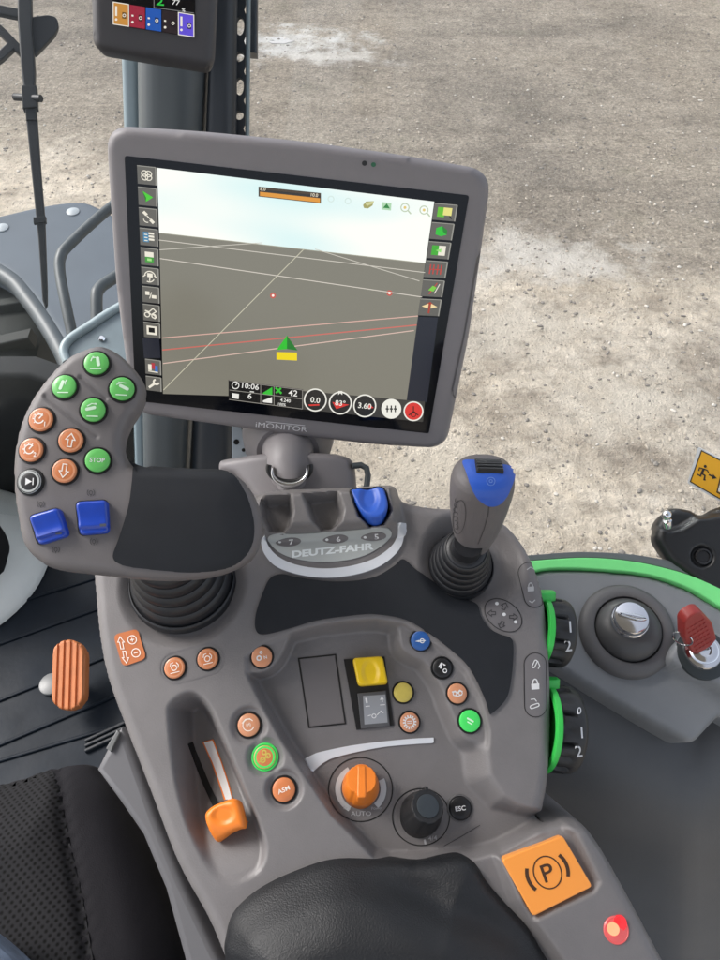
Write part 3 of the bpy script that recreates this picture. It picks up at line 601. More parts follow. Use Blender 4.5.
a = MB(); decal(a, LS, spline([(134.5, 466.5), (150, 469), (190, 471.5), (224, 473), (238, 483), (249, 505), (253.5, 532), (246, 554), (226, 567), (190, 571.5), (142, 568), (121, 564), (113.6, 556), (120, 537), (129, 507), (132.5, 482)], 5), .0022, 2); a.build('palm_pad', RUB, lever, angle=60)
def lbtn(px, py, m, ic, icm, lab=None, rot=0, **k): return button(lever, LB, px, py, 13.6, m, ic, icm, rot, lab, high=.0024, **k)
lbtn(96.9, 364, GRN, ic_bucket(100, 1, True), ICONG, 'green button at the top of the lever head', .05)
lbtn(65, 387.3, GRN, ic_bucket(75, -1, True), ICONG, 'green button beside the upper groove')
lbtn(122.3, 389.4, GRN, ic_bucket(-25, 1, False), ICONG, 'green button at the right edge of the lever head')
lbtn(93.5, 410.4, GRN, ic_bucket(15, -1, False), ICONG, 'green button above the STOP button')
lbtn(42, 420.2, ORG, ic_speed('1'), ICON, 'orange button with dial symbol 1', 0, band=ORGP)
lbtn(32.3, 450.4, ORG, ic_speed('2'), ICON, 'orange button with dial symbol 2', 0, band=ORGP)
lbtn(71.5, 441, ORG, ic_arrow(1), ICON, 'orange button with upward arrow', -.12, band=ORGP)
lbtn(65.2, 471.3, ORG, ic_arrow(-1), ICON, 'orange button with downward arrow', -.12, band=ORGP)
lbtn(97.9, 460.8, GRN, ic_stop, WHT, 'green button reading STOP')
lbtn(30.8, 482, BLK, ic_play, WHT, 'black button with white triangle and grey ring', 0, band=GREYL)
def rocker(q, tw):
    w = 'blue rocker on the left of the pair' if q[0][0] < 50 else 'blue rocker on the right of the pair'
    cx = sum(p[0] for p in q) / 4; cy_ = sum(p[1] for p in q) / 4; f0 = savg(LB, cx, cy_, 8)
    f = Frame(f0.o, f0.z, L.P(*q[1]) - L.P(*q[0])); h = np.array(f.hits(q, .004)); P = roundpoly(h, .0035, 4)
    y0, y1 = P[:, 1].min(), P[:, 1].max()
    a = MB(); hole = roundpoly(np.array(f.hits(q)) * 1.05, .004, 4); a.prism(f, hole, -.003, .0006, 0, 1)
    def hf(U): s = (U[:, 1] - y0) / (y1 - y0); return .0055 + .0022 * np.cos(s * 3.3) ** 2 * (1 - .5 * s) - .0035 * S((.26 - s) / .10) * .8
    field(a, f, P, .0009, hf, .0018, .007, 0); o = a.build('rocker', [BLU, BLK], lever, angle=50, label=w)
    bv = a.bvh(); sk = Skin(bv, f.o); b = MB(); e = q[2]; 
    sk_line(b, sk, [(cx + 7, cy_ + 7.5), (cx + 13, cy_ + 7)], 2.2, .0004); b.build('rocker_mark', mat('dull grey mark', (.09, .10, .13), .5), o, smooth=False)
rocker([(29.5, 516), (59, 507.5), (68, 536), (38.5, 545.5)], 0); rocker([(76, 502), (107.5, 500), (109, 533), (79.5, 535.5)], 0)
for c in ((41, 504), (91, 492.6), (56, 549.5), (94, 541.5)):
    a = MB(); sk_ring(a, LS, c, 3.6, 3.8, .6, .0003, a0=-.9, a1=.9, n=8); sk_ring(a, LS, c, 3.6, 3.8, .6, .0003, a0=2.2, a1=4.0, n=8); sk_ring(a, LS, c, 1.5, 2.0, .6, .0003, n=10); sk_line(a, LS, [(c[0], c[1] + 2), (c[0], c[1] + 4)], .6, .0003); a.build('embossed_symbol', ICD, lever, smooth=False)
def bellows(fr, prof): 
    a = MB(); a.lathe(fr, prof, 56); return a
o = K.P(183, 581, -.010); f = Frame(o, (NK + CR * .0 + CU * .30).normalized())
pr = [(.0445, -.004), (.0445, .002), (.0435, .0045), (.0425, .005), (.0415, .003)]
r, h = .0405, .004
for k in range(5):
    pr += [(r, h), (r + .0002, h + .005), (r - .0008, h + .0085), (r - .003, h + .0105), (r - .0036, h + .0098), (r - .0034, h + .0104)]; r -= .0029; h += .0110
pr += [(.012, h), (.011, h + .02)]
bellows(f, pr).build('bellows_boot', BOOT, lever, angle=70)
# ================================================================== joystick (right)
jb = K.P(459.5, 566, -.011); jtop = at(484, 478, .505); jbot = at(474, 539, .553)
ja = (jtop - jbot); jl = ja.length; J = Frame(jbot, ja)
stick = thing('joystick', 'grey joystick with blue capped grip standing in a black bellows boot', 'joystick', Frame(jb, NK).m)
f = Frame(jb, (NK + ja.normalized() * .35).normalized()); pr = [(.0285, -.004), (.0285, .0015), (.0275, .003), (.0268, .0018)]; r, h = .0262, .002
for k in range(5):
    pr += [(r, h), (r - .0003, h + .0045), (r - .0012, h + .0070), (r - .0024, h + .0078), (r - .0028, h + .0072), (r - .0030, h + .0077)]; r -= .0019; h += .0083
pr += [(.012, h), (.011, h + .012)]
bellows(f, pr).build('bellows_boot', BOOT, stick, angle=70)
a = MB(); secs = []
def jsec(t):   # half width, half depth, x offset, y offset
    T = [-.12, 0, .12, .3, .5, .72, .90, 1.0, 1.06, 1.10, 1.125, 1.13]; 
    Wd = [.0115, .0138, .0165, .0192, .0212, .0226, .0229, .0220, .0200, .0160, .0095, .001]; Dp = [.0110, .0130, .0150, .0172, .0190, .0205, .0210, .0202, .0182, .0145, .0085, .001]
    return np.interp(t, T, Wd), np.interp(t, T, Dp)
rows = []; seg = 64
for t in np.concatenate([np.linspace(-.12, .90, 22), np.linspace(.93, 1.06, 8), np.linspace(1.07, 1.13, 10)]):
    wd, dp = jsec(t); rw = []
    for k in range(seg):
        c, s = math.cos(2 * math.pi * k / seg), math.sin(2 * math.pi * k / seg); e = 2 / 2.35
        rw.append(J.pt(wd * math.copysign(abs(c) ** e, c), dp * math.copysign(abs(s) ** e, s) + .003 * math.sin(max(0, t) * 2.2), t * jl))
    rows.append(rw)
a.grid(rows, True); a.add(rows[-1], [tuple(range(seg))]); JB = a.bvh(); JS = Skin(JB, jtop)
grip = a.build('grip', mat('grip grey plastic', (.135, .125, .128), .5, bump=.12, bscale=1600, var=.05, vscale=40), stick, angle=70)
a = MB(); decal(a, JS, spline([(463, 462), (466, 472), (471, 486), (477, 497), (484, 503), (491, 505.5), (499, 503.5), (506, 496), (511, 485), (514, 474), (512, 468), (504, 465.5), (490, 464), (474, 461)], 5), .0012, 1.3); a.build('blue_cap', BLU2, grip, angle=60)
a = MB(); sk_line(a, JS, [(489, 506), (488, 515), (484, 529), (478, 544)], .8, .0003); a.build('seam', ICD, grip, smooth=False)
a = MB(); sk_ring(a, JS, (490.5, 482), 4, 3.6, .6, .0015); sk_ring(a, JS, (490.5, 482), 1.5, 1.4, .6, .0015, n=12); a.build('symbol', mat('pale blue print', (.16, .28, .62), .5), grip, smooth=False)
a = MB()
for k in range(7):
    t = k / 6; c = (457 - 1.5 * math.sin(t * 3.14), 500 + 27 * t); sk_ring(a, JS, c, 1.6, 2.2, .7, .0003, .5 * k, n=8, a0=.3 * k, a1=4.2 + .3 * k)
sk_ring(a, JS, (459.5, 517), 6.2, 17, .6, .0003, .1); a.build('embossed_symbol', ICD, grip, smooth=False)
tp, tn = hitp(JB, 489, 468); tf = Frame(tp, (tn + CU * .3).normalized()); a = MB()
for k in range(5): a.prism(tf, rrect(-.0092, .0092, -.0055 + .0027 * k, -.0030 + .0027 * k, .0005, 2), -.006, .0024 + .0016 * math.sin(.5 + k * .6), .0006)
a.prism(tf, rrect(-.0096, .0096, -.006, .009, .001, 3), -.006, .0018, .0006); a.build('thumb_switch', BLK, stick)
# ================================================================== monitor
mu = camvec(.107, .876, .47); mr = Vector(camvec(.994, -.11, -.010)); mo_o = at(135.8, 400.4, .65)
M = Frame(mo_o, mr.cross(mu), mr)
mon = thing('touch_monitor', 'large grey framed touch screen showing a guidance map, mounted ahead of the console', 'monitor', M.m)
MO = roundpoly(M.hits([(103.2, 126), (230, 134.2), (346, 146.2), (420, 156.5), (492.3, 171), (490, 198), (468, 340), (445.8, 449.5), (380, 445.6), (260, 431), (132, 414.5), (113, 300)]), .0001, 1)
MO = M.hits([(103.3, 150), (104, 138), (111.5, 130.5), (122, 126.8), (132, 126.8), (230, 135.2), (346, 147.3), (420, 157.5), (460, 165.5), (478, 170.5), (488, 179), (491, 192), (488, 215), (478, 280), (467.5, 340), (456, 398), (449, 432), (443, 443), (434, 448.3), (420, 450), (380, 447.5), (320, 442), (260, 433.5), (150, 417.5), (138, 414), (131, 404), (126, 385), (115, 300), (107.5, 240)])
MO = roundpoly(M.hits([(103.0, 125.5), (200, 131.6), (300, 141.4), (400, 155.0), (493.0, 171.5), (470, 335), (446, 451.5), (370, 446.8), (290, 437.2), (210, 426), (131, 415), (114, 290)]), .019, 8)
a = MB(); field(a, M, MO, .003, lambda U: np.zeros(len(U)), .0065, .034, .004); MBV = a.bvh(); MS = Skin(MBV, M.o)
MG = mat('monitor grey plastic', (.22, .208, .217), .48, bump=.08, bscale=1500, var=.04, vscale=20); hs = a.build('housing', MG, mon, angle=60)
bk = MB(); P = np.array(MO); cM = P.mean(0); bk.prism(M, [tuple(p) for p in cM + (P - cM) * .93], -.055, -.028, 0); bk.build('rear_shell', MG, mon)
GQ = [(124.8, 155.6), (469, 195.4), (428.8, 433.2), (135.8, 400.6)]
a = MB(); a.prism(M, roundpoly(M.hits(GQ), .002, 3), -.002, .0006); a.build('glass', mat('black display glass', (.003, .004, .007), .09, spec=.3), mon)
class Flat:                      # pixels on the monitor plane
    def __init__(s, fr): s.fr = fr
    def pt(s, px, py, w=0): return s.fr.P(px, py, w)
MF = Flat(M); scr = MB()
G = {}
def gm(rgb, k=1.0): return glow('screen %d %d %d' % rgb, rgb, k)
SK = [(157.2, 167.8), (434.3, 201.6), (425.3, 263), (159.2, 232.6)]
def skyrows():
    rows = []
    for i in range(9):
        t = i / 8; rows.append([M.P(*quadlerp(SK, s / 8, t), .0008) for s in range(9)])
    return rows
sm = bpy.data.materials.new('screen sky picture'); sm.use_nodes = True; nt = sm.node_tree; b = nt.nodes['Principled BSDF']; b.inputs['Base Color'].default_value = (.01, .01, .01, 1); b.inputs['Roughness'].default_value = .3
tc = nt.nodes.new('ShaderNodeTexCoord'); mp = nt.nodes.new('ShaderNodeMapping'); gx = nt.nodes.new('ShaderNodeTexNoise'); gx.inputs['Scale'].default_value = 9; gx.inputs['Detail'].default_value = 1
mp.inputs['Scale'].default_value = (.6, 2.2, 1); cr = nt.nodes.new('ShaderNodeValToRGB'); cr.color_ramp.elements[0].position = .33; cr.color_ramp.elements[0].color = (*lin((214, 243, 243)), 1); cr.color_ramp.elements[1].position = .55; cr.color_ramp.elements[1].color = (*lin((252, 253, 246)), 1)
nt.links.new(tc.outputs['Object'], mp.inputs['Vector']); nt.links.new(mp.outputs['Vector'], gx.inputs['Vector']); nt.links.new(gx.outputs['Fac'], cr.inputs['Fac']); nt.links.new(cr.outputs['Color'], b.inputs['Emission Color']); b.inputs['Emission Strength'].default_value = 1.0 / 2 ** EXPO
a = MB(); a.grid(skyrows()); 
FIELDC = gm((127, 124, 112)); FQ = [(159.2, 232.6), (425.3, 263), (406.5, 401.5), (163, 393.8)]
a.add([M.P(*p, .0008) for p in FQ], [(0, 1, 2, 3)], 1)
NQ = [(425.3, 263), (456, 268), (427, 424), (404, 421)]
a.add([M.P(*p, .00075) for p in [(417.5, 316.7), (438, 317.5), (427, 402), (406.5, 401)]], [(0, 1, 2, 3)], 2)
a.add([M.P(*p, .00075) for p in [(142.5, 338), (159.3, 338), (160.6, 358), (144, 358)]], [(0, 1, 2, 3)], 2)
screen = a.build('map_screen', [sm, FIELDC, gm((22, 26, 40))], mon, smooth=False)
def sline(pts, wd, rgb, w=.0010, name='map_line'):
    k = MB(); k.stroke(MF, pts, wd, w); return k.build(name, gm(rgb), screen, smooth=False)
for p, wd, c in (([(159, 240), (425, 272.5)], .7, (214, 208, 196)), ([(159.5, 249.8), (262, 242.8)], .7, (205, 200, 188)), ([(160, 258.5), (422, 297)], .8, (216, 208, 196)), ([(304, 249), (163.5, 390)], .8, (200, 196, 172)), ([(315, 249), (419.5, 281)], .7, (205, 200, 188)),
                 ([(162.3, 350), (416.7, 325)], 1.1, (208, 108, 96)), ([(162, 338), (418, 316)], .9, (222, 178, 164)), ([(163, 363.5), (414, 330.5)], .9, (222, 190, 176)), ([(159.2, 233), (425.3, 263.3)], .8, (160, 158, 140))): sline(p, wd, c)
for c in ((273, 295.5), (389.5, 293)):
    k = MB(); k.disc(MF, c, 3, .0010, 0, 14); k.disc(MF, c, 1.3, .0012, 1, 10); k.build('map_point', [gm((196, 92, 78)), gm((255, 245, 235))], screen, smooth=False)
k = MB(); k.flat(MF, [(287, 335.5), (276.5, 350), (287, 349)], .0011, 0); k.flat(MF, [(287, 335.5), (287, 349), (297.5, 350.5)], .0011, 1); k.flat(MF, [(276.5, 352), (297, 352.5), (297, 360.5), (276.5, 359.5)], .0011, 2); k.build('vehicle_marker', [gm((42, 190, 40)), gm((26, 120, 36)), gm((240, 216, 20))], screen, smooth=False)
k = MB(); k.flat(MF, [(258.5, 186.5), (321, 193), (321, 203.5), (258.5, 196.5)], .0010, 0); k.flat(MF, [(260, 191.8), (320, 198.3), (320, 202.6), (260, 195.9)], .0012, 1); k.flat(MF, [(260, 189.3), (320, 195.6), (320, 197.6), (260, 191.2)], .0012, 2)
sk_text(k, MF, '8.0', (263, 189), 3.4, .0014, 6, .01, 1, 3); sk_text(k, MF, '10.0', (314.5, 195), 3.4, .0014, 6, .01, 1, 3)
k.build('scale_bar', [gm((70, 56, 40)), gm((222, 150, 50)), gm((40, 38, 36)), gm((235, 225, 200))], screen, smooth=False)
# ghost icons at the top of the map
def gicon(fn): 
    k = MB(); m = fn(k); k.build('map_icon', m, screen, smooth=False)
def g1(c): 
    def f(k): k.ring(MF, c, 2.8, 1.2, .0010); return [gm((214, 232, 226))]
    return f
gicon(g1((331, 199))); gicon(g1((348, 201)))
def g2(k): k.flat(MF, [(363, 205), (366, 201.5), (374, 201), (372.5, 205.5), (368, 208.5), (364, 208)], .0010, 0); k.flat(MF, [(365, 203), (373.5, 201), (374, 203), (367, 206)], .0012, 1); return [gm((164, 160, 96)), gm((206, 206, 150))]
def g3(k): k.flat(MF, [(382, 202), (391.5, 203), (391, 210.5), (381.5, 209.5)], .0010, 0); k.flat(MF, [(386.8, 203.5), (390, 208.5), (383, 207.8)], .0012, 1); return [gm((176, 214, 176)), gm((40, 130, 56))]
def g4(c):
    def f(k): k.ring(MF, c, 4, 1.1, .0010); k.stroke(MF, [(c[0] + 3, c[1] + 3), (c[0] + 6, c[1] + 6.5)], 1.4, .0010); k.disc(MF, c, 1.5, .0010, 1, 10); return [gm((190, 204, 176)), gm((226, 200, 120))]
    return f
gicon(g2); gicon(g3); gicon(g4((405, 207.5))); gicon(g4((424, 210)))
# left and right tool columns
WI = gm((236, 230, 214)); TB = gm((96, 94, 88)); TE = gm((150, 148, 140))
def tile(q, draw, extra):
    k = MB(); k.flat(MF, q, .0009, 0); k.stroke(MF, [q[1], q[2]], 1.2, .0011, False, 1); k.stroke(MF, [q[0], q[1]], .8, .0011, False, 1)
    c = sum(np.array(p, float) for p in q) / 4; ux = (np.array(q[1], float) - q[0]) / 16; uy = (np.array(q[3], float) - q[0]) / 17
    T = lambda x, y: tuple(c + ux * x + uy * y); draw(k, T); k.build('tool_icon', [TB, TE, WI] + extra, screen, smooth=False)
def P_(k, T, pts, mi, w=.0013): k.flat(MF, [T(*p) for p in pts], w, mi)
def S_(k, T, pts, wd, mi, cl=False, w=.0013): k.stroke(MF, [T(*p) for p in pts], wd, w, cl, mi)
def C_(k, T, c, r, wd, mi, w=.0013, n=18, a0=0, a1=6.2832): 
    full = a1 - a0 > 6.28; S_(k, T, [(c[0] + r * math.cos(a0 + (a1 - a0) * i / n), c[1] + r * math.sin(a0 + (a1 - a0) * i / n)) for i in range(n if full else n + 1)], wd, mi, full, w)
def B_(x0, y0, x1, y1): return [(x0, y0), (x1, y0), (x1, y1), (x0, y1)]
def t1(k, T): [C_(k, T, (2.4 * math.cos(a), 2.4 * math.sin(a)), 2.7, .9, 2, n=14) for a in (.8, 2.36, 3.93, 5.5)]
def t2(k, T): P_(k, T, [(-4, -5), (5, 0), (-1, 1)], 3); P_(k, T, [(-4, -5), (-1, 1), (-1.5, 5)], 4); P_(k, T, [(-1, 1), (5, 0), (-1.5, 5)], 3)
def t3(k, T): P_(k, T, [(-5, -4), (-3, -6), (0, -3), (-2, -1)], 2); P_(k, T, [(1, 3), (3, 1), (6, 4), (4, 6)], 2); S_(k, T, [(-1, -1.5), (2, 1.5)], 1, 2); C_(k, T, (-1, 2), 3, .8, 2, a0=1.2, a1=3.2, n=6)
def t4(k, T): P_(k, T, B_(-5, -5, 0, 5), 3); [P_(k, T, B_(0, y, 5, y + 2), 2) for y in (-5, -2, 1)]; [P_(k, T, B_(-4, y, -1, y + 1), 2, .0015) for y in (-3, 0, 3)]
def t5(k, T): P_(k, T, B_(-4, -5, 4, 0), 2); P_(k, T, B_(-4, 0, 4, 5.5), 3); P_(k, T, B_(-2, 1.5, 2, 4), 4, .0015)
def t6(k, T): C_(k, T, (0, 0), 5, 1, 2, a0=3.2, a1=6.2, n=8); C_(k, T, (-1, 1), 5, 1, 2, a0=.4, a1=2.0, n=8); P_(k, T, B_(-2.5, -3, 2.5, 1), 2); S_(k, T, [(0, 1), (-.5, 5)], 1, 2); S_(k, T, [(4, -1), (6.5, 1)], 1, 2); S_(k, T, [(-4, -1), (-6.5, 1)], 1, 2)
def t7(k, T): P_(k, T, B_(-5, -3.5, -1, .5), 2); P_(k, T, B_(1, 0, 5.5, 3.5), 2); S_(k, T, [(1, -3), (-1, 4)], .8, 2)
def t8(k, T): C_(k, T, (-4, 2.2), 2.4, 1, 2); C_(k, T, (2.5, 3), 2, 1, 2); S_(k, T, [(-6, -2), (-2, -1), (2, -5), (5, -2), (1, 1), (5, 4), (3, 6)], 1, 2); S_(k, T, [(-3, -1), (0, 2)], 1, 2)
def t9(k, T): P_(k, T, B_(-5, -5, 5, 5), 2); P_(k, T, B_(-3, -3, 3, 2.5), 3, .0015)
def t10(k, T): P_(k, T, B_(-5, -3, -1.5, 4), 2); P_(k, T, B_(-1.5, -5, 2, 2), 3); P_(k, T, B_(2, -2, 5, 5), 4); S_(k, T, [(-5, 5), (5, 5.5)], 1, 2)
def t11(k, T): S_(k, T, [(-5, 5), (1, -.5)], 2.4, 2); C_(k, T, (3, -2.8), 2.8, 1.8, 2, a0=.1, a1=4.5, n=10)
CL = lambda y: ((146.3 - 137) * (y - 165.6) / (390 - 165.6) + 137, (161.2 - 155.7) * (y - 167) / (390 - 167) + 155.7)
for y0, y1, fn, ex in ((165.5, 183.6, t1, []), (186.8, 204.8, t2, [gm((70, 200, 40)), gm((30, 120, 20))]), (207.5, 225.2, t3, []), (227.8, 244.8, t4, [gm((60, 130, 170))]), (247.5, 264.5, t5, [gm((60, 150, 50)), gm((160, 220, 130))]), (267, 283.5, t6, []), (286, 301.8, t7, []), (304, 320, t8, []), (322, 336.8, t9, [gm((6, 6, 6))]), (359, 373.5, t10, [gm((176, 50, 60)), gm((50, 110, 190))]), (376, 390, t11, [])):
    x0, x1 = CL(y0); x2, x3 = CL(y1); tile([(x0, y0), (x1, y0 + 2), (x3, y1 + 1.8), (x2, y1)], fn, ex)
RC = [(434.8, 201.8), (457.5, 203.9), (438.2, 317.5), (417.6, 316.6)]
def r1(k, T): P_(k, T, B_(-5, -5, 0, 5), 3); P_(k, T, B_(-1, -5, 5, 3), 4, .0015); S_(k, T, [(3, 2), (5.5, 6)], 1.4, 5)
def r2(k, T): P_(k, T, [(-4, -3), (0, -5.5), (4, -1.5), (4, 3), (0, 5), (-4, 3.5)], 3); P_(k, T, [(0, -5.5), (4, -1.5), (4, 3), (1, 0)], 4, .0015)
def r3(k, T): P_(k, T, B_(-5, -5, 0, 5), 3); P_(k, T, B_(0, -5, 5, 5), 2); P_(k, T, [(-2, 0), (2, -2), (2, 2)], 4, .0015)
def r4(k, T): [S_(k, T, [(x, -5), (x, 5)], 1.2, 3) for x in (-4, -1.5, 1.5, 4)]; S_(k, T, [(-4, 0), (4, 0)], .8, 3)
def r5(k, T): S_(k, T, [(3, -6), (-2, 6)], 1.1, 3); P_(k, T, [(-3, 2), (0, -3), (3, -1), (1, 3)], 4, .0015); S_(k, T, [(5, -5), (2, 5)], .8, 2)
def r6(k, T): S_(k, T, [(0, -5), (0, 6)], 1.8, 3); P_(k, T, [(-6, -1), (-1, -4), (-1, 1)], 4, .0015); P_(k, T, [(6, -1), (1, -4), (1, 1)], 4, .0015); P_(k, T, [(-3, -3), (0, -6), (3, -3)], 3)
for i, (fn, ex) in enumerate(((r1, [gm((100, 190, 40)), gm((230, 222, 130)), gm((30, 30, 30))]), (r2, [gm((40, 190, 50)), gm((26, 130, 36))]), (r3, [gm((60, 170, 40)), gm((150, 220, 120))]), (r4, [gm((190, 60, 50))]), (r5, [gm((180, 70, 60)), gm((120, 200, 60))]), (r6, [gm((170, 60, 40)), gm((240, 214, 160))]))):
    e = .012; tile([tuple(quadlerp(RC, 0, i / 6 + e)), tuple(quadlerp(RC, 1, i / 6 + e)), tuple(quadlerp(RC, 1, (i + 1) / 6 - e)), tuple(quadlerp(RC, 0, (i + 1) / 6 - e))], fn, ex)
# status bar
k = MB(); k.flat(MF, [(228.5, 379.6), (303, 389.4), (303, 409.4), (228.5, 399.8)], .0010, 0); k.flat(MF, [(303, 391), (425, 401.6), (423, 422), (303, 409.4)], .0010, 1)
for p in ([(229.5, 390), (302, 399)], [(260.7, 384), (260.7, 404)], [(274, 386), (274, 405.5)], [(229, 380.2), (302.5, 390)], [(229, 399.4), (302.5, 409)], [(302.5, 390), (302.5, 409)]): k.stroke(MF, p, .6, .0012, False, 2)
bar_ = k.build('status_bar', [gm((18, 17, 16)), gm((58, 56, 52)), gm((150, 146, 138))], screen, smooth=False)
k = MB(); 
for t, c, h, sx in (('10:06', (250.5, 386.2), 5.6, 1.1), ('6', (249.8, 396), 5.6, 1.1), ('42', (293, 393), 6, 1.1), ('4.240', (285.5, 400.4), 3.4, 1.0), ('100%', (282, 404.4), 2.8, 1.0)): sk_text(k, MF, t, c, h, .0013, 7.4, .012, sx)
k.ring(MF, (235.5, 385.3), 3.4, .9, .0013); k.stroke(MF, [(235.5, 385.3), (237.5, 383.5)], .8, .0013); k.flat(MF, [(232, 393), (239, 394), (238.6, 399), (232, 398)], .0013); k.flat(MF, [(263, 400.5), (272, 397), (272, 403.2), (263, 402.2)], .0013)
k.stroke(MF, [(250, 391.5), (254, 392)], .9, .0013)
k.build('status_figures', gm((234, 232, 226)), screen, smooth=False)
k = MB(); k.flat(MF, [(263, 392.8), (272.3, 387), (272.3, 395), (263, 394)], .0013); k.stroke(MF, [(275.5, 387.5), (281.5, 393.5)], 2, .0013); k.stroke(MF, [(281, 388), (276, 393)], 2, .0013); k.build('status_symbol', gm((56, 190, 56)), screen, smooth=False)
for c, t, fill in (((315.3, 400), '0.0', 0), ((340.3, 403), '83°', 1), ((364.8, 405.8), '3.60', 0), ((391.3, 408.8), '', 2), ((413.5, 411.2), '', 3)):
    k = MB(); r = 11.2 if fill < 2 else 9.6
    k.disc(MF, c, r, .0012, 0 if fill < 2 else (1 if fill == 2 else 2), 32)
    k.ring(MF, c, r - .3, 1.3, .0014, 1)
    if fill == 1: k.flat(MF, [(c[0] - 8, c[1] - 1), (c[0] + 9, c[1] + 1.6), (c[0] - 4, c[1] + 6)], .0013, 2); k.flat(MF, [(c[0] - 2, c[1] - 8), (c[0] - 2, c[1] - 12), (c[0] + 2, c[1] - 8), (c[0] + 2, c[1] - 12)], .0013, 1)
    if fill == 0: k.flat(MF, [(c[0] + 4, c[1] - 2), (c[0] + 9, c[1] + 2), (c[0] + 3, c[1] + 3)] if t == '3.60' else [(c[0] - 7, c[1] + 4.5), (c[0] + 4, c[1] + 4), (c[0] + 4, c[1] + 5.5), (c[0] - 6, c[1] + 6)], .0013, 2)
    if t: sk_text(k, MF, t, c, 5.6, .0015, 6.5, .012, 1.05, 1)
    if fill == 2: 
        for x in (-4, 0, 4): k.stroke(MF, [(c[0] + x, c[1] - 3.4), (c[0] + x, c[1] + 3.4)], 1.3, .0015, False, 3); k.stroke(MF, [(c[0] + x - 1.6, c[1]), (c[0] + x + 1.6, c[1] + .2)], 1.4, .0015, False, 3)
    if fill == 3:
        k.stroke(MF, [(c[0], c[1] - 5), (c[0], c[1] + 1), (c[0] - 5, c[1] + 4)], 1.1, .0015, False, 3); k.stroke(MF, [(c[0], c[1] + 1), (c[0] + 5, c[1] + 4)], 1.1, .0015, False, 3); k.ring(MF, (c[0], c[1] + 3), 2.6, .8, .0015, 3, 12)
    k.build('gauge', [gm((30, 28, 27)), gm((238, 236, 226)), gm((214, 50, 44)), gm((70, 20, 18) if fill == 3 else (40, 40, 36))], screen, smooth=False)
a = MB(); sk_text(a, MF, 'iMONITOR', (281.5, 426.9), 5.0, .0006, 5.8, .0, 1.5); sk_line(a, MF, [(266, 421.6), (305, 425.6)], .7, .0006); a.build('lettering', mat('silver lettering', (.7, .7, .72), .4), hs, smooth=False)
a = MB(); a.disc(MF, (364.5, 163.2), 2.6, .0004, 0, 18); a.disc(MF, (373.5, 164.6), 2.4, .0004, 1, 18); a.build('sensor_dot', [BLK, mat('dull green lens', (.02, .13, .06), .3)], hs, smooth=False)
a = MB(); sk_line(a, MS, [(486, 247), (481, 252), (477.5, 258), (464, 335), (452.3, 389), (452.5, 394), (455, 398)], 1.6, .0003); a.build('grip_groove', mat('monitor groove', (.09, .085, .09), .5), hs, smooth=False)
# neck and bracket
a = MB(); nb = at(289, 428, .655); a.tube([at(289, 424, .715), at(288.5, 436, .703), at(288, 446, .690), at(288, 453, .680)], [.040, .0455, .042, .030], 40); a.tube([at(288, 444, .690), at(288, 458, .668), at(289, 472, .652), at(289.5, 482, .650), at(289.5, 489, .662)], [.0270, .0225, .0188, .0150, .006], 36); a.build('neck', MG, mon, angle=50)
arc = lambda dx, rx, ry, z: [at(289.5 + rx * math.cos(t), 470 + dx + ry * math.sin(t), z) for t in np.linspace(-.25, math.pi + .25, 28)]
a = MB(); a.tube(arc(-2, 21, 14, .638), .0026, 12); a.build('neck_seal', BLK, mon)
a = MB(); a.tube(arc(1.5, 17.5, 13.5, .634), [.0004 + .0022 * math.sin(math.pi * k / 27) for k in range(28)], 12); a.build('neck_ring', CHR, mon)
BR = Frame(at(288, 478, .652), camvec(0, .10, 1)); a = MB(); bo = roundpoly(BR.hits([(215, 458), (264, 452.5), (312, 452), (337, 452.5), (350, 456), (354.5, 463), (357, 492), (362, 520), (262, 530), (256, 500), (245, 486), (232, 473), (214.5, 470)]), .004, 3)
field(a, BR, bo, .0025, lambda U: .012 * (1 - ((U[:, 0] - BR.hit(288, 478)[0]) / .06) ** 2) - .010, .007, .05, 0); a.build('bracket', MG, mon, angle=60)
a = MB(); a.tube([at(352, 466, .662), at(361, 465, .664), at(366.5, 468, .664), at(368, 475, .664), at(366, 492, .664)], .0030, 12); a.build('cable_loop', PILL, mon)
a = MB(); pl = Frame(at(245, 450, .70), camvec(0, .1, 1)); a.prism(pl, pl.hits([(232, 425), (240, 426), (247, 440), (258, 446), (270, 448), (270, 464), (232, 464)]), -.003, 0, .0008, 0); a.disc(pl, pl.hit(236.5, 442), .0028, .0003, 1, 16); a.disc(pl, pl.hit(243.5, 450), .0018, .0003, 1, 16); a.build('mount_plate', [mat('pale painted steel', (.48, .55, .60), .4), BLK], mon)
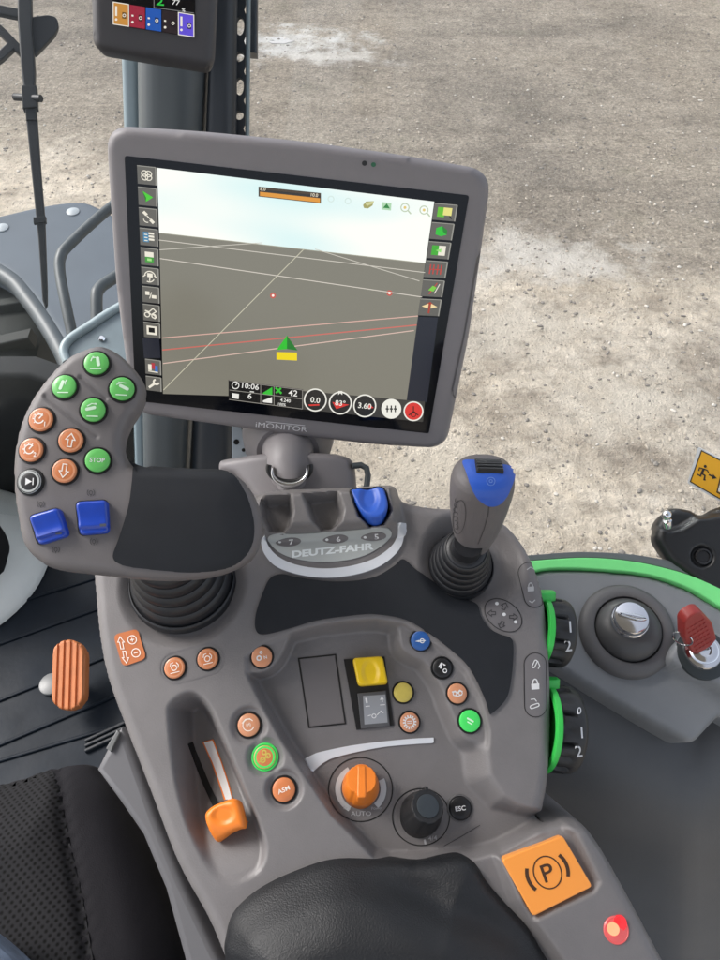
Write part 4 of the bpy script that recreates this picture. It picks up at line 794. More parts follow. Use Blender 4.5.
# ================================================================== small display at the top
D = Frame(at(155, 40, .74), camvec(.22, -.35, 1), at(206, 66, .74) - at(119.6, 54, .74))
dsp = thing('dashboard_display', 'small dark framed display with coloured tiles fixed high on the pillar', 'display', D.m)
DO = roundpoly(D.hits([(89, -90), (92.3, 48), (214.5, 68.5), (222, -90)]), .012, 6); a = MB(); field(a, D, DO, .003, lambda U: np.zeros(len(U)), .008, .035, .002); DBV = a.bvh(); a.build('housing', mat('display dark plastic', (.06, .058, .062), .5, bump=.08, bscale=1500), dsp, angle=60)
DFL = Flat(D); a = MB(); a.flat(DFL, [(112, -80), (113, 24.5), (194.8, 37.5), (196, -80)], .0006); ds = a.build('screen', mat('display glass dark', (.004, .004, .006), .15), dsp, smooth=False)
for i, rgb in enumerate(((196, 138, 62), (150, 36, 58), (30, 84, 170), (36, 26, 30), (96, 78, 206))):
    x0 = 113.2 + 16.3 * i; x1 = x0 + 15.4; y0 = 2 + 2.6 * i; y1 = 24.0 + 2.65 * i; k = MB(); k.flat(DFL, [(x0, y0), (x1, y0 + 2.5), (x1 + .1, y1 + 2.4), (x0 + .1, y1)], .0009, 0)
    k.flat(DFL, [(x0 + 9, y0 + 10), (x0 + 13, y0 + 10.6), (x0 + 13, y0 + 17), (x0 + 9, y0 + 16.3)], .0011, 2); k.ring(DFL, (x0 + 11, y0 + 13.4), 1.4, .7, .0013, 1, 10); k.disc(DFL, (x0 + 3, y0 + 17.5), 1.3, .0011, 1, 10)
    k.flat(DFL, [(x0 + 2, y0 + 4), (x0 + 4, y0 + 4.3), (x0 + 4, y0 + 14), (x0 + 2, y0 + 13.7)] if i in (0, 4) else [(x0 + 2, y0 + 10), (x0 + 4, y0 + 10.3), (x0 + 4, y0 + 12), (x0 + 2, y0 + 11.7)], .0011, 1)
    if i in (0, 4): k.stroke(DFL, [(x0, y0), (x1, y0 + 2.5), (x1 + .1, y1 + 2.4), (x0 + .1, y1)], .9, .0011, True, 1)
    k.build('display_tile', [gm(rgb), gm((232, 226, 214)), gm(tuple(int(c * .5) for c in rgb))], ds, smooth=False)
k = MB(); sk_text(k, DFL, '77', (176, 2.5), 5, .0009, 8, .01, 1.1, 0); sk_text(k, DFL, '%', (183.5, 10), 4, .0009, 8, .01, 1, 0); k.stroke(DFL, [(154, -12), (154, 7.5), (194, 13)], .7, .0009, False, 2); k.stroke(DFL, [(158, -1), (163, -3), (161, 2), (157.5, 4.5), (164, 5)], 1.6, .0009, False, 1)
k.build('display_figures', [gm((225, 225, 222)), gm((40, 190, 70)), gm((120, 120, 120))], ds, smooth=False)
# ================================================================== side console with key switch
SC = Frame(at(622, 630, .68), camvec(0, .42, 1))
side = thing('side_console', 'grey side console by the window with round cap, ignition switch and green edge strip', 'side console', SC.m)
SO = roundpoly(SC.hits([(520, 575), (545, 569.5), (570, 568.5), (600, 570), (635, 573), (660, 578), (690, 589), (720, 607), (785, 648), (900, 752), (930, 860), (800, 775), (722, 714), (697, 741), (688, 743), (658, 727), (600, 694), (560, 670), (520, 650)]), .006, 3)
dc = np.array(SC.hit(627, 630)); POD = spline(SC.hits([(665, 660), (670, 647), (684, 638), (705, 632), (745, 645), (790, 690), (780, 730), (722, 692), (690, 676), (673, 668)], .01), 4)
def hside(U):
    H = .010 * S((.058 - np.hypot(U[:, 0] - dc[0], U[:, 1] - dc[1])) / .016) * 0
    d = sdf(U, POD)[0]; return H + .018 * S((d + .003) / .006)
a = MB(); field(a, SC, SO, .0028, hside, .006, .07, .002); SB = a.bvh(); SS = Skin(SB, SC.o); a.build('panel', PANEL, side, angle=60)
a = MB(); up = spline([(520, 563), (545, 561.5), (580, 560.5), (610, 562.5), (638, 568), (664, 577), (690, 587), (722, 597), (780, 630)], 6, False); dn = spline([(520, 574.5), (545, 569), (570, 568), (600, 569.5), (635, 572.5), (660, 577.5), (690, 588.5), (720, 606.5), (778, 642), (900, 748)], 6, False)
up = spline([(520, 562), (545, 559.5), (580, 557.5), (610, 558.5), (638, 562), (664, 567.5), (690, 575), (722, 589), (780, 618), (905, 712)], 6, False)
a.prism(SC, np.array(SC.hits(np.concatenate([up, dn[::-1]]), .004)), -.03, .004, .0015); a.build('green_strip', GRNS, side)
a = MB(); u2 = spline([(520, 556), (540, 554.5), (579, 552), (627, 554), (660, 559), (690, 566), (722, 579), (780, 606), (905, 698)], 6, False); a.prism(SC, np.array(SC.hits(np.concatenate([u2, up[::-1] + np.array((0, .5))]))), -.05, .001, .001); a.build('window_sill', mat('sill grey plastic', (.14, .155, .16), .5), side)
f = Frame(SC.P(626, 631, 0), (SC.z + CU * .06 - CR * .03).normalized())
a = MB(); a.lathe(f, [(.0455, -.004), (.0450, .003), (.0425, .0065), (.0385, .0085), (.0335, .0090), (.0318, .0082), (.0312, .004), (.029, .002)], 64); dial = a.build('round_cap', BEZ, side, angle=50)
f2 = Frame(f.pt(0, 0, .004), (f.z + CU * .14 - CR * .05).normalized()); a = MB(); a.lathe(f2, [(.0305, -.002), (.0302, .005), (.0285, .0085), (.0245, .0125), (.0205, .0150), (.0180, .0158), (0, .016)], 56); a.build('cap_dome', mat('cap dome plastic', (.075, .075, .077), .45, bump=.05, bscale=1500), dial, angle=50)
f3 = Frame(f2.pt(-.001, .003, .0155), f2.z); a = MB(); a.lathe(f3, [(.0178, -.002), (.0176, .0025), (.0165, .004)], 48, 0); a.lathe(f3, [(.0162, .001), (.0160, .007), (.0150, .0088), (.0135, .0092), (0, .0094)], 48, 0); a.prism(Frame(f3.pt(0, 0, .0094), f3.z, (f3.x * .97 - f3.y * .25)), spline([(-.0128, .0), (-.004, .0028), (.006, .003), (.0128, 0), (.006, -.0022), (-.004, -.0018)], 4), -.002, .0032, .0014, 0); a.build('twist_lock', CHR, dial, angle=40)
kz = (SC.z * .9 + CU * .10 - CR * .22).normalized(); kf = Frame(SC.P(703, 654, .0185), SC.z); a = MB(); a.lathe(kf, [(.0235, -.003), (.0232, .0006), (.0225, .0010), (0, .0010)], 48); ig = a.build('ignition_switch', mat('dark plate', (.025, .032, .034), .4), side)
kl = Frame(SC.P(701.5, 652, .0185), (SC.z + kz).normalized()); a = MB(); a.lathe(kl, [(.0172, -.002), (.0170, .004), (.0158, .0058), (.0125, .0062), (.0122, .0095), (.0108, .0105), (.006, .0105), (.005, .008), (0, .008)], 48); a.build('lock_barrel', CHR, ig)
a = MB(); KFS = Flat(kf)
for k in range(4): t = .4 + .55 * k; kp_ = (kf.pt(0, 0, 0)); a.stroke(kf, [(.019 * math.cos(t), .019 * math.sin(t)), (.0215 * math.cos(t + .1), .0215 * math.sin(t + .1))], .0012, .0014)
a.build('switch_mark', mat('dull yellow print', (.35, .28, .10), .5), ig, smooth=False)
# red key in the switch
tip = kl.pt(0, 0, .008); top = at(688.5, 611, .598); ka = (top - tip).normalized(); klen = (top - tip).length
key = thing('ignition_key', 'red headed key with wire ring standing in the ignition switch', 'key', Frame(tip, ka).m)
wide = (CR * .80 - CU * .25 + CF * .50); wide = wide - ka * wide.dot(ka); kfr = Frame(tip, (ka.cross(wide)).normalized(), wide)     # plate frame: x across, y along the key
if kfr.y.dot(ka) < 0: kfr = Frame(tip, -(ka.cross(wide)).normalized(), wide)
e = klen; a = MB(); out = roundpoly([(-.0055, .010), (.0055, .010), (.0125, .016), (.0135, e * .62), (.0085, e * .94), (.004, e * 1.0), (-.004, e * 1.0), (-.0085, e * .94), (-.0135, e * .62), (-.0125, .016)], .003, 4)
a.prism(kfr, out, -.0050, .0050, .0016)
for s in (1, -1):
    for i in range(5):
        for j in range(7): y_ = (.017 + (e * .86 - .017) * j / 7) * (1 if s > 0 else -1); a.box(Frame(kfr.o, kfr.z * s, kfr.x), -.0088 + .0036 * i, -.0063 + .0036 * i, y_ - (0 if s > 0 else .0026), y_ + (.0026 if s > 0 else 0), .0045, .0056, .0003)
a.build('key_head', RED, key, angle=40)
a = MB(); a.prism(kfr, [(-.0042, -.004), (.0042, -.004), (.0042, .012), (-.0042, .012)], -.0011, .0011, .0003); a.build('key_blade', CHR, key)
rc = kfr.pt(-.012, e * .60, 0); rx = (kfr.z * .75 + kfr.x * .5).normalized(); ry = (-kfr.y * .9 - kfr.x * .3).normalized()
a = MB(); a.tube([rc + rx * .0085 * math.cos(t) + ry * (.0085 * math.sin(t) + .006) for t in [2 * math.pi * k / 36 for k in range(37)]], .0007, 8); a.build('key_ring', CHR, key)
# ================================================================== window furniture
HF = Frame(at(690, 548, .70), camvec(-.12, .12, 1)); hinge = thing('window_latch', 'black moulded latch housing at the window edge with chrome ball stud', 'latch', HF.m)
HO = spline(HF.hits([(657.5, 540), (658.5, 530), (664, 517), (671, 510), (680, 507), (695, 509), (707, 514), (722, 507), (760, 500), (800, 540), (800, 650), (722, 598), (695, 580), (673, 564), (662, 550)]), 5)
hc_ = np.array(HF.hits([(668, 522), (686, 527), (708, 521)])); hb = np.array(HF.hit(702.5, 556.5))
def hhin(U):
    D_, sg = dpath(U, np.array(HF.hits([(656, 529), (672, 534), (684, 531), (700, 521), (725, 518)])))
    H = np.where(sg > 0, -.010 * S(D_ / .007), 0); r = np.hypot(U[:, 0] - hb[0], U[:, 1] - hb[1]); return H - .004 * S((.0115 - r) / .002)
a = MB(); field(a, HF, HO, .0016, hhin, .008, .03, .004); HB_ = a.bvh(); a.build('housing', mat('latch black plastic', (.016, .017, .018), .36, bump=.04, bscale=900), hinge, angle=60)
bf2 = savg(HB_, 702.5, 556.5, 3); a = MB(); a.lathe(bf2, [(.008, 0), (.0078, .003), (.006, .0036), (.0055, .002), (0, .002)], 6 * 6); a.build('bolt_head', BLK, hinge)
a = MB(); s0 = at(667.5, 522, .695); a.lathe(Frame(s0, camvec(-.3, .8, .5)), [(.004, -.006), (.0045, -.001), (.0042, .002), (.0028, .003), (.0028, .005)] + [(.0048 * math.sin(t), .0085 - .0048 * math.cos(t)) for t in np.linspace(.6, 3.14, 9)], 24); a.build('ball_stud', CHR, hinge)
# right window
A_ = CAM + Vector((-.20, .764, -.86)); B_2 = CAM + Vector((-.10, 1.0, -.34)); C2 = CAM + Vector((.375, .372, -.72))
WN = -((B_2 - A_).cross(C2 - A_)).normalized()
if WN.dot(CAM - A_) < 0: WN = -WN
W = Frame(A_, WN)
def glassmat(name, tint, refl):
    m = bpy.data.materials.new(name); m.use_nodes = True; nt = m.node_tree; nt.nodes.remove(nt.nodes['Principled BSDF']); out = nt.nodes['Material Output']
    t = nt.nodes.new('ShaderNodeBsdfTransparent'); t.inputs['Color'].default_value = (*tint, 1); g = nt.nodes.new('ShaderNodeBsdfGlossy'); g.inputs['Roughness'].default_value = .02; g.inputs['Color'].default_value = (.9, .95, .95, 1)
    fz = nt.nodes.new('ShaderNodeFresnel'); fz.inputs['IOR'].default_value = 1.3; mu_ = nt.nodes.new('ShaderNodeMath'); mu_.operation = 'MULTIPLY'; mu_.inputs[1].default_value = refl; mx = nt.nodes.new('ShaderNodeMixShader')
    nt.links.new(fz.outputs[0], mu_.inputs[0]); nt.links.new(mu_.outputs[0], mx.inputs['Fac']); nt.links.new(t.outputs[0], mx.inputs[1]); nt.links.new(g.outputs[0], mx.inputs[2]); nt.links.new(mx.outputs[0], out.inputs['Surface']); return m
GLS = glassmat('window glass', (.985, .992, .99), .25)
a = MB(); a.prism(W, W.hits([(205, -120), (200, 520), (300, 560), (520, 562), (579, 556), (627, 558), (660, 564), (800, 625), (980, 640), (980, -120)]), -.004, 0); tag(a.build('side_window', GLS, None, smooth=False), 'clear side window pane looking out on the gravel yard', 'window')
sg = thing('exit_sign', 'yellow emergency exit sticker with running figure on the side window', 'sign', W.m)
a = MB(); SQ = [(698.3, 446.8), (790, 494), (776, 533), (687.3, 483)]; a.prism(W, roundpoly(W.hits(SQ, .0015), .002, 3), .0005, .0018); bd = a.build('sign_border', mat('sticker pale edge', (.55, .57, .58), .4), sg)
WF = Flat(W); a = MB(); a.flat(WF, [(701.5, 450.6), (787, 495), (774, 530), (690.3, 481.6)], .0021); a.stroke(WF, [(701.5, 450.6), (787, 495), (774, 530), (690.3, 481.6)], 1, .0023, True, 1); yp = a.build('yellow_field', [mat('sticker yellow', (.66, .34, .012), .45), BLK], sg, smooth=False)
a = MB(); c = (702.5, 472)
a.disc(WF, (705.2, 466.3), 1.5, .0025, 0, 12); 
for p, wd in (([(704, 468.5), (701.5, 473.5)], 2.4), ([(704.3, 469), (707.5, 470.5), (708.6, 473)], 1.1), ([(703.5, 468.8), (699.5, 467.8), (698.6, 470.8)], 1.1), ([(701.8, 473.5), (705, 475.5), (704, 479.6), (705.5, 480)], 1.4), ([(701.3, 473.3), (700.5, 476), (697, 474)], 1.3)): a.stroke(WF, p, wd, .0025)
a.stroke(WF, [(708.8, 474.6), (714.5, 477.2)], 1.5, .0025); a.flat(WF, [(713, 474), (717, 478.3), (712, 479)], .0025)
a.build('running_figure', BLK, yp, smooth=False)
a = MB(); q = [(720.5, 477), (736, 485), (732, 500), (717, 492)]; a.stroke(WF, q, 1.2, .0025, True, 1); a.flat(WF, [(721.5, 479), (735, 486), (731.5, 498), (718, 491)], .0024, 0); a.build('door_symbol', [mat('sticker white', (.7, .7, .68), .5), BLK], yp, smooth=False)
# ================================================================== pillar
def strip(mb, b0, b1, t0, t1, zb, zt, bulge, thick, mi=0, yb=540, yt=-90, n=10):
    rows = []
    for i in range(2):
        y = yb if i == 0 else yt; x0, x1 = (b0, b1) if i == 0 else (t0, t1); z = zb if i == 0 else zt
        A, B = at(x0, y, z), at(x1, y, z); rw = []
        for k in range(n + 1):
            s = k / n; u = abs(2 * s - 1); rw.append(A.lerp(B, s) - CF * bulge * (1 - u ** 4))
        rw += [B + CF * thick, A + CF * thick]; rows.append(rw)
    mb.grid(rows, True, mi)
pil = thing('cab_pillar', 'dark grey cab pillar with perforated strip, standing behind the large monitor', 'pillar', Matrix.Translation(at(180, 540, 1.2)))
ZB, ZT = 1.20, .82
a = MB(); strip(a, 144.5, 181, 135.5, 209, ZB, ZT, .018, .05); a.build('inner_trim', PILL, pil, angle=50)
a = MB(); strip(a, 138, 145.5, 117, 137.5, ZB + .03, ZT + .03, .004, .05); a.build('outer_frame', PILO, pil, angle=50)
a = MB(); strip(a, 181, 189, 209, 216, ZB + .04, ZT + .04, 0, .03); strip(a, 189, 231, 215, 235.5, ZB + .01, ZT + .01, .010, .02); a.build('dark_trim', PILD, pil, angle=50)
# perforated strip with real holes
a = MB(); B0, B1, T0, T1 = at(231, 540, ZB + .03), at(242.5, 540, ZB + .03), at(235, -90, ZT + .03), at(246.5, -90, ZT + .03)
HL = (B0 - T0).length; nh = 26; 
for i in range(nh):
    s0, s1 = i / nh, (i + 1) / nh; c = (s0 + s1) / 2; L_ = T0.lerp(B0, c); R_ = T1.lerp(B1, c); w2 = (R_ - L_).length; dv = (B0 - T0).normalized(); dh = (R_ - L_).normalized(); ctr = (L_ + R_) / 2; m_ = 20; hv = HL / nh / 2
    ring = []; outr = []
    for k in range(m_):
        t = 2 * math.pi * k / m_; ring.append(ctr + dh * w2 * .36 * math.cos(t) + dv * hv * (.62 if i % 2 else .34) * math.sin(t))
        sc_ = 1 / max(abs(math.cos(t)), abs(math.sin(t))); outr.append(ctr + dh * w2 * .5 * math.cos(t) * sc_ + dv * hv * math.sin(t) * sc_)
    back = [p + CF * .006 for p in ring]; a.grid([outr, ring, back], True)
a.build('perforated_strip', PILD, pil, smooth=False)
a = MB(); strip(a, 242.5, 245, 246.5, 250, ZB + .035, ZT + .035, .001, .012); a.build('seal_edge', PILO, pil)
a = MB(); f = Frame(at(251, 20, .95), camvec(.1, -.3, 1)); a.prism(f, f.hits([(247, -60), (257.5, -60), (257, 53), (246.5, 52)]), -.03, 0, .003); tag(a.build('mirror_arm', PILD), 'short dark arm hanging just right of the perforated pillar strip', 'mirror arm')
a = MB(); zb = [at(x, y, z) for x, y, z in ((138, 530, 1.235), (118, -110, .86), (-320, -60, 1.05), (-260, 480, 1.45))]; n_ = (zb[1] - zb[0]).cross(zb[3] - zb[0]).normalized(); a.add(zb + [p + n_ * .004 for p in zb], [(0, 1, 2, 3), (7, 6, 5, 4), (0, 4, 5, 1), (1, 5, 6, 2), (2, 6, 7, 3), (3, 7, 4, 0)]); tag(a.build('windscreen', GLS, None, smooth=False), 'clear front windscreen pane left of the pillar', 'windscreen')
# ================================================================== wiper
wf = Frame(at(35, 120, 1.62), camvec(.3, -.1, 1)); wip = thing('windscreen_wiper', 'black wiper hanging down outside the windscreen with triangular bracket', 'wiper', wf.m); BLM = mat('matt black metal', (.006, .007, .008), .5)
a = MB(); a.prism(wf, wf.hits([(15.5, -90), (30, -90), (32, 30), (33.8, 53), (35, 70), (34.5, 85), (36.8, 120), (25.8, 120), (23, 85), (21, 68), (19.5, 50), (17.5, 20)]), -.02, 0, .004); a.build('wiper_arm', BLM, wip)
a = MB(); a.prism(wf, wf.hits([(25.6, 118), (36.8, 118), (40.5, 170), (44.5, 218), (47, 290), (47, 305), (45, 308.5), (42, 300), (38, 240), (33, 190)]), -.018, -.004, .003); a.prism(wf, wf.hits([(33, 217), (45.5, 216), (45.8, 222), (33.4, 223)]), -.02, -.001, .001); a.build('wiper_blade', BLM, wip)
a = MB(); a.prism(wf, roundpoly(wf.hits([(27, 13), (34, 12.5), (47, 10.5), (56, 13), (58, 22), (54, 31), (34, 52), (27, 48)]), .008, 4), -.03, -.016, .003)
for p, wd in (([(-40, -2), (0, 9.5), (22, 14)], .02), ([(-30, 2), (4, 33), (22, 52)], .018), ([(-40, 84), (0, 56), (14, 43)], .018)):
    q = wf.hits(p, -.02); l_, r_ = MB().stroke2(q, wd); a.prism(wf, [tuple(v) for v in l_] + [tuple(v) for v in r_[::-1]], -.034, -.018, .003)
a.build('bracket', BLM, wip)
a = MB(); a.tube([at(14.5, 97, 1.63), at(41, 98.5, 1.61)], .008, 10); a.prism(wf, wf.hits([(21.5, 86), (36.5, 86), (37.6, 108), (23, 109)]), -.022, .006, .003); a.build('knuckle', BLM, wip)
# ================================================================== outside: fender, rails, tyre, bonnet panel
FZ = Frame(Vector((-1, 2, 1.42)), Vector((.04, -.10, 1)).normalized()); fen = thing('front_fender', 'blue grey fender platform with two rivets outside the windscreen', 'fender', FZ.m)
FM = mat('fender grey plastic', (.075, .092, .112), .55, spec=.3, bump=.05, bscale=60, var=.12, vscale=5, rvar=.1)
FO = roundpoly(FZ.hits([(-160, 240), (-60, 224), (0, 213), (34, 205), (62, 200), (86, 199), (106, 208), (150, 235), (190, 330), (190, 440), (78, 440), (72, 380), (60, 344), (30, 298), (0, 270), (-80, 232), (-160, 260)]), .03, 3)
a = MB(); field(a, FZ, FO, .007, lambda U: np.zeros(len(U)), .03, .06, 0); a.build('platform', FM, fen, angle=60)
a = MB(); a.tube([FZ.P(x, y, -.02) for x, y in spline([(-90, 236), (0, 273), (30, 301), (60, 347), (73, 383), (80, 445)], 6, False)], .028, 14); a.build('rim', mat('fender rim plastic', (.045, .056, .064), .45, var=.2, vscale=8), fen)
for c in ((73, 212), (2, 228)):
    f = Frame(FZ.P(*c), FZ.z); a = MB(); a.lathe(f, [(.022, -.002), (.022, .003), (.015, .006), (0, .007)], 24); a.build('rivet', mat('pale rivet', (.30, .33, .35), .45), fen)
RM = mat('rail paint', (.05, .06, .065), .45, var=.25, vscale=18)
a = MB(); a.tube([at(x, y, z) for x, y, z in spline([(150, 178, 2.12), (105, 212, 2.02), (70, 244, 1.95), (61, 256, 1.93), (60, 272, 1.92), (66, 305, 1.90), (78, 360, 1.88)], 6, False)], .0145, 14); tag(a.build('grab_rail', RM), 'tall grey bent grab rail above the fender', 'rail', 'grab rails on the fender')
a = MB(); a.tube([at(x, y, z) for x, y, z in spline([(140, 262, 1.88), (109, 281, 1.82), (99, 289, 1.80), (96.5, 300, 1.79), (98, 345, 1.78)], 6, False)], .0150, 14); tag(a.build('grab_rail', RM), 'short grey bent grab rail half hidden by the monitor edge', 'rail', 'grab rails on the fender')
BP = Frame(at(90, 345, 1.60), camvec(.15, .35, 1)); bon = thing('metal_panel', 'pale edged metal panel just behind the top of the multifunction lever', 'panel', BP.m)
a = MB(); a.prism(BP, BP.hits([(62, 356), (64, 346), (70, 338), (112, 309), (150, 292), (150, 440), (100, 470), (80, 440), (68, 400)]), -.05, 0, .006); a.build('sheet', mat('panel painted metal', (.15, .19, .21), .4, var=.12, vscale=14), bon)
a = MB(); a.tube([BP.P(x, y, .004) for x, y in spline([(67, 362), (63.5, 350), (70, 339), (90, 325.5), (112, 311), (150, 290)], 5, False)], .010, 10); a.build('edge', mat('panel pale edge', (.26, .32, .34), .4), bon)
a = MB(); a.lathe(Frame(BP.P(102, 339, 0), BP.z), [(.008, -.001), (.008, .004), (.005, .007), (0, .007)], 16); a.build('bolt', CHR, bon)
TY = Vector((-1.30, 1.93, .66)); tf = Frame(TY, (1, 0, 0), (0, 1, 0)); tyre = thing('wheel_assembly', 'dark dusty front tyre under the fender outside the windscreen', 'wheel', tf.m)
TM = mat('tyre rubber', (.013, .016, .015), .7, bump=.3, bscale=40, var=.5, vscale=7)
a = MB(); a.lathe(tf, [(.30, -.20), (.36, -.24), (.52, -.27), (.60, -.25), (.635, -.20), (.645, 0), (.635, .20), (.60, .25), (.52, .27), (.36, .24), (.30, .20)], 64)
for k in range(44):
    t = 2 * math.pi * k / 44; s = 1 if k % 2 else -1; fr_ = Frame(tf.pt(.645 * math.cos(t), .645 * math.sin(t), 0), tf.x * math.cos(t) + tf.y * math.sin(t), tf.z); a.prism(fr_, [(s * .0, -.02), (s * .25, .05), (s * .25, .09), (s * .0, .02)], -.03, .025, .006)
a.build('tyre_tread', TM, tyre, angle=40); a = MB(); a.lathe(tf, [(.31, -.1), (.31, .18), (.28, .2), (.2, .1), (0, .1)], 40); a.build('rim', mat('wheel rim paint', (.35, .37, .36), .4), tyre)
# ================================================================== cab floor, wall, column, pedal
FLM = mat('floor mat rubber', (.008, .012, .018), .5, spec=.14, bump=.1, bscale=120, var=.22, vscale=14, rvar=.12)
a = MB(); fl = Frame(Vector((0, 0, 1.55)), (0, 0, 1)); a.prism(fl, [(-1.4, -.9), (.5, -.9), (.42, .30), (.20, .38), (-.16, .72), (-.33, 1.02), (-1.4, 1.02)], -.06, 0, .004)
for p in ([(-30, 618), (110, 574)], [(-30, 655), (130, 598)], [(-30, 713), (112, 655)], [(-30, 758), (130, 690)], [(-30, 770), (132, 722)]):
    l_, r_ = MB().stroke2(fl.hits(p), .006); a.prism(fl, [tuple(v) for v in l_] + [tuple(v) for v in r_[::-1]], -.002, .004, .002)
struct(a.build('cab_floor', FLM))
a = MB(); 
for k in range(3): l_, r_ = MB().stroke2(fl.hits([(86, 742 + 5 * k), (125, 724 + 5 * k)]), .006); a.prism(fl, [tuple(v) for v in l_] + [tuple(v) for v in r_[::-1]], .0005, .008, .002)
tag(a.build('tread_strip', mat('tread rubber', (.008, .011, .015), .5)), 'ribbed black tread strip on the cab floor beside the seat', 'tread strip')
a = MB(); a.prism(Frame(Vector((-.9, .97, 1.55)), (0, -1, 0)), [(-.6, 0), (.56, 0), (.56, .20), (.30, .34), (-.6, .34)], -.05, 0, .01); struct(a.build('front_wall', mat('front wall black', (.01, .011, .012), .6)))
colf = Frame(atz(-50, 566, 1.552), (0, 0, 1)); colm = thing('steering_column', 'pale grey flared foot of the steering column standing on the cab floor', 'steering column', colf.m)
a = MB(); a.lathe(colf, [(.195, 0), (.193, .012), (.178, .024), (.155, .05), (.135, .10), (.124, .16), (.118, .20), (.10, .225), (.0, .23)], 56); a.build('column_cover', IVORY, colm, angle=60)
a = MB(); h0 = atz(-6, 556, 1.62); d_ = (h0 - colf.o); d_.z = 0; d_.normalize(); f = Frame(colf.o + d_ * .128 + Vector((0, 0, .20)), (d_ + Vector((0, 0, .18))).normalized(), Vector((0, 0, 1)).cross(d_)); a.prism(f, spline([(-.05, -.11), (.0, -.13), (.03, -.09), (.035, .05), (.03, .16), (-.05, .16)], 4), -.03, .006, .004); a.build('dark_inlay', BLK, colm)
pdf = Frame(atz(68.5, 675, 1.62), Vector((0, -.35, 1)).normalized(), Vector((1, .12, 0))); ped = thing('foot_pedal', 'orange ribbed foot pedal standing on the dark cab floor', 'pedal', pdf.m)
a = MB(); PO = np.array(pdf.hits(capsule((69.5, 656.5), (68.7, 694), 16.6))); 
px_ = PO[:, 0].mean()
a2 = lambda U: .004 + .0035 * (np.cos((U[:, 0] - px_) / .0605 * 2 * math.pi * 5.5) > -.35)
field(a, pdf, PO, .0012, a2, .004, .016, 0); a.build('pedal_pad', mat('orange pedal rubber', (.50, .165, .055), .5, var=.1, vscale=40), ped, angle=50)
a = MB(); f = Frame(atz(51, 684, 1.557), (0, 0, 1)); a.lathe(f, [(.020, -.004), (.020, .002), (.018, .003), (0, .003)], 32); a.build('pivot_disc', mat('pale disc', (.15, .155, .155), .4), ped); a = MB(); a.tube([pdf.pt(0, 0, -.008), f.pt(.02, 0, .004)], .014, 12); a.build('pedal_arm', BLK, ped)
# ================================================================== seat
SZ = Frame(Vector((-.3, 0, 2.06)), Vector((.03, .0, 1)).normalized()); seat = thing('driver_seat', 'black driver seat cushion with mesh centre and smooth side bolster', 'seat', SZ.m)
SEO = spline(SZ.hits([(-260, 850), (-120, 795), (-40, 776), (0, 769), (30, 760), (54, 752.5), (76, 751), (97, 760), (115.5, 778), (130, 803), (144, 832), (166, 882), (181, 922), (189, 960), (196, 1040), (190, 1180), (100, 1300), (-260, 1250)]), 6)
seam = np.array(SZ.hits([(40, 735), (50, 757), (61, 788.6), (72, 846), (86.6, 908), (95, 960), (104, 1040), (110, 1250)]))
def hseat(U):
    d = sdf(U, SEO)[0]; H = .03 * S(d / .09); D_, s_ = dpath(U, seam); return H - .006 * S(1 - D_ / .006) + .010 * S(D_ / .04) * (s_ > 0)
a = MB(); field(a, SZ, SEO, .006, hseat, .045, .14, .0); SEB = a.bvh(); seatm = a.build('bolster', mat('seat dark fabric', (.0085, .008, .0105), .8, spec=.2, bump=.2, bscale=900, var=.12, vscale=20), seat, angle=70)
mm = mat('seat mesh fabric', (.010, .010, .011), .8, spec=.12)
nt = mm.node_tree; bs = nt.nodes['Principled BSDF']; tc = nt.nodes.new('ShaderNodeTexCoord'); mp = nt.nodes.new('ShaderNodeMapping'); mp.inputs['Rotation'].default_value = (0, 0, math.radians(38)); vo = nt.nodes.new('ShaderNodeTexVoronoi'); vo.voronoi_dimensions = '2D'; vo.inputs['Scale'].default_value = 210; vo.inputs['Randomness'].default_value = .05
cr = nt.nodes.new('ShaderNodeValToRGB'); cr.color_ramp.elements[0].position = .16; cr.color_ramp.elements[0].color = (.003, .003, .003, 1); cr.color_ramp.elements[1].position = .40; cr.color_ramp.elements[1].color = (.017, .017, .019, 1)
bp = nt.nodes.new('ShaderNodeBump'); bp.inputs['Strength'].default_value = .25; bp.inputs['Distance'].default_value = .001
for x, y in ((tc.outputs['Object'], mp.inputs['Vector']), (mp.outputs['Vector'], vo.inputs['Vector']), (vo.outputs['Distance'], cr.inputs['Fac']), (cr.outputs['Color'], bs.inputs['Base Color']), (vo.outputs['Distance'], bp.inputs['Height']), (bp.outputs['Normal'], bs.inputs['Normal'])): nt.links.new(x, y)
a = MB(); decal(a, Skin(SEB, SZ.o), [(-60, 790), (-20, 781), (10, 774), (44, 763), (50, 767), (60, 789), (71, 846), (85, 908), (93.5, 958), (98, 1000), (-60, 1000)], .0009, 4); a.build('mesh_panel', mm, seat, angle=70)
# armrest support and cab side trim between seat and console
a = MB(); sf = Frame(K.P(150, 820, -.075), NK); a.prism(sf, sf.hits([(96, 770), (112, 738), (121, 727), (127, 735), (155, 815), (182, 880), (232, 985), (250, 1060), (200, 1060), (184, 960), (165, 890), (142, 835), (118, 800)]), -.05, 0, .006); a.build('support_arm', mat('support grey plastic', (.13, .13, .138), .4), console)
a = MB(); a.prism(sf, sf.hits([(107, 748), (118, 730), (121, 733), (112, 752)], .001), 0, .004, .001); a.build('support_clip', mat('pale disc', (.15, .155, .155), .4), console)
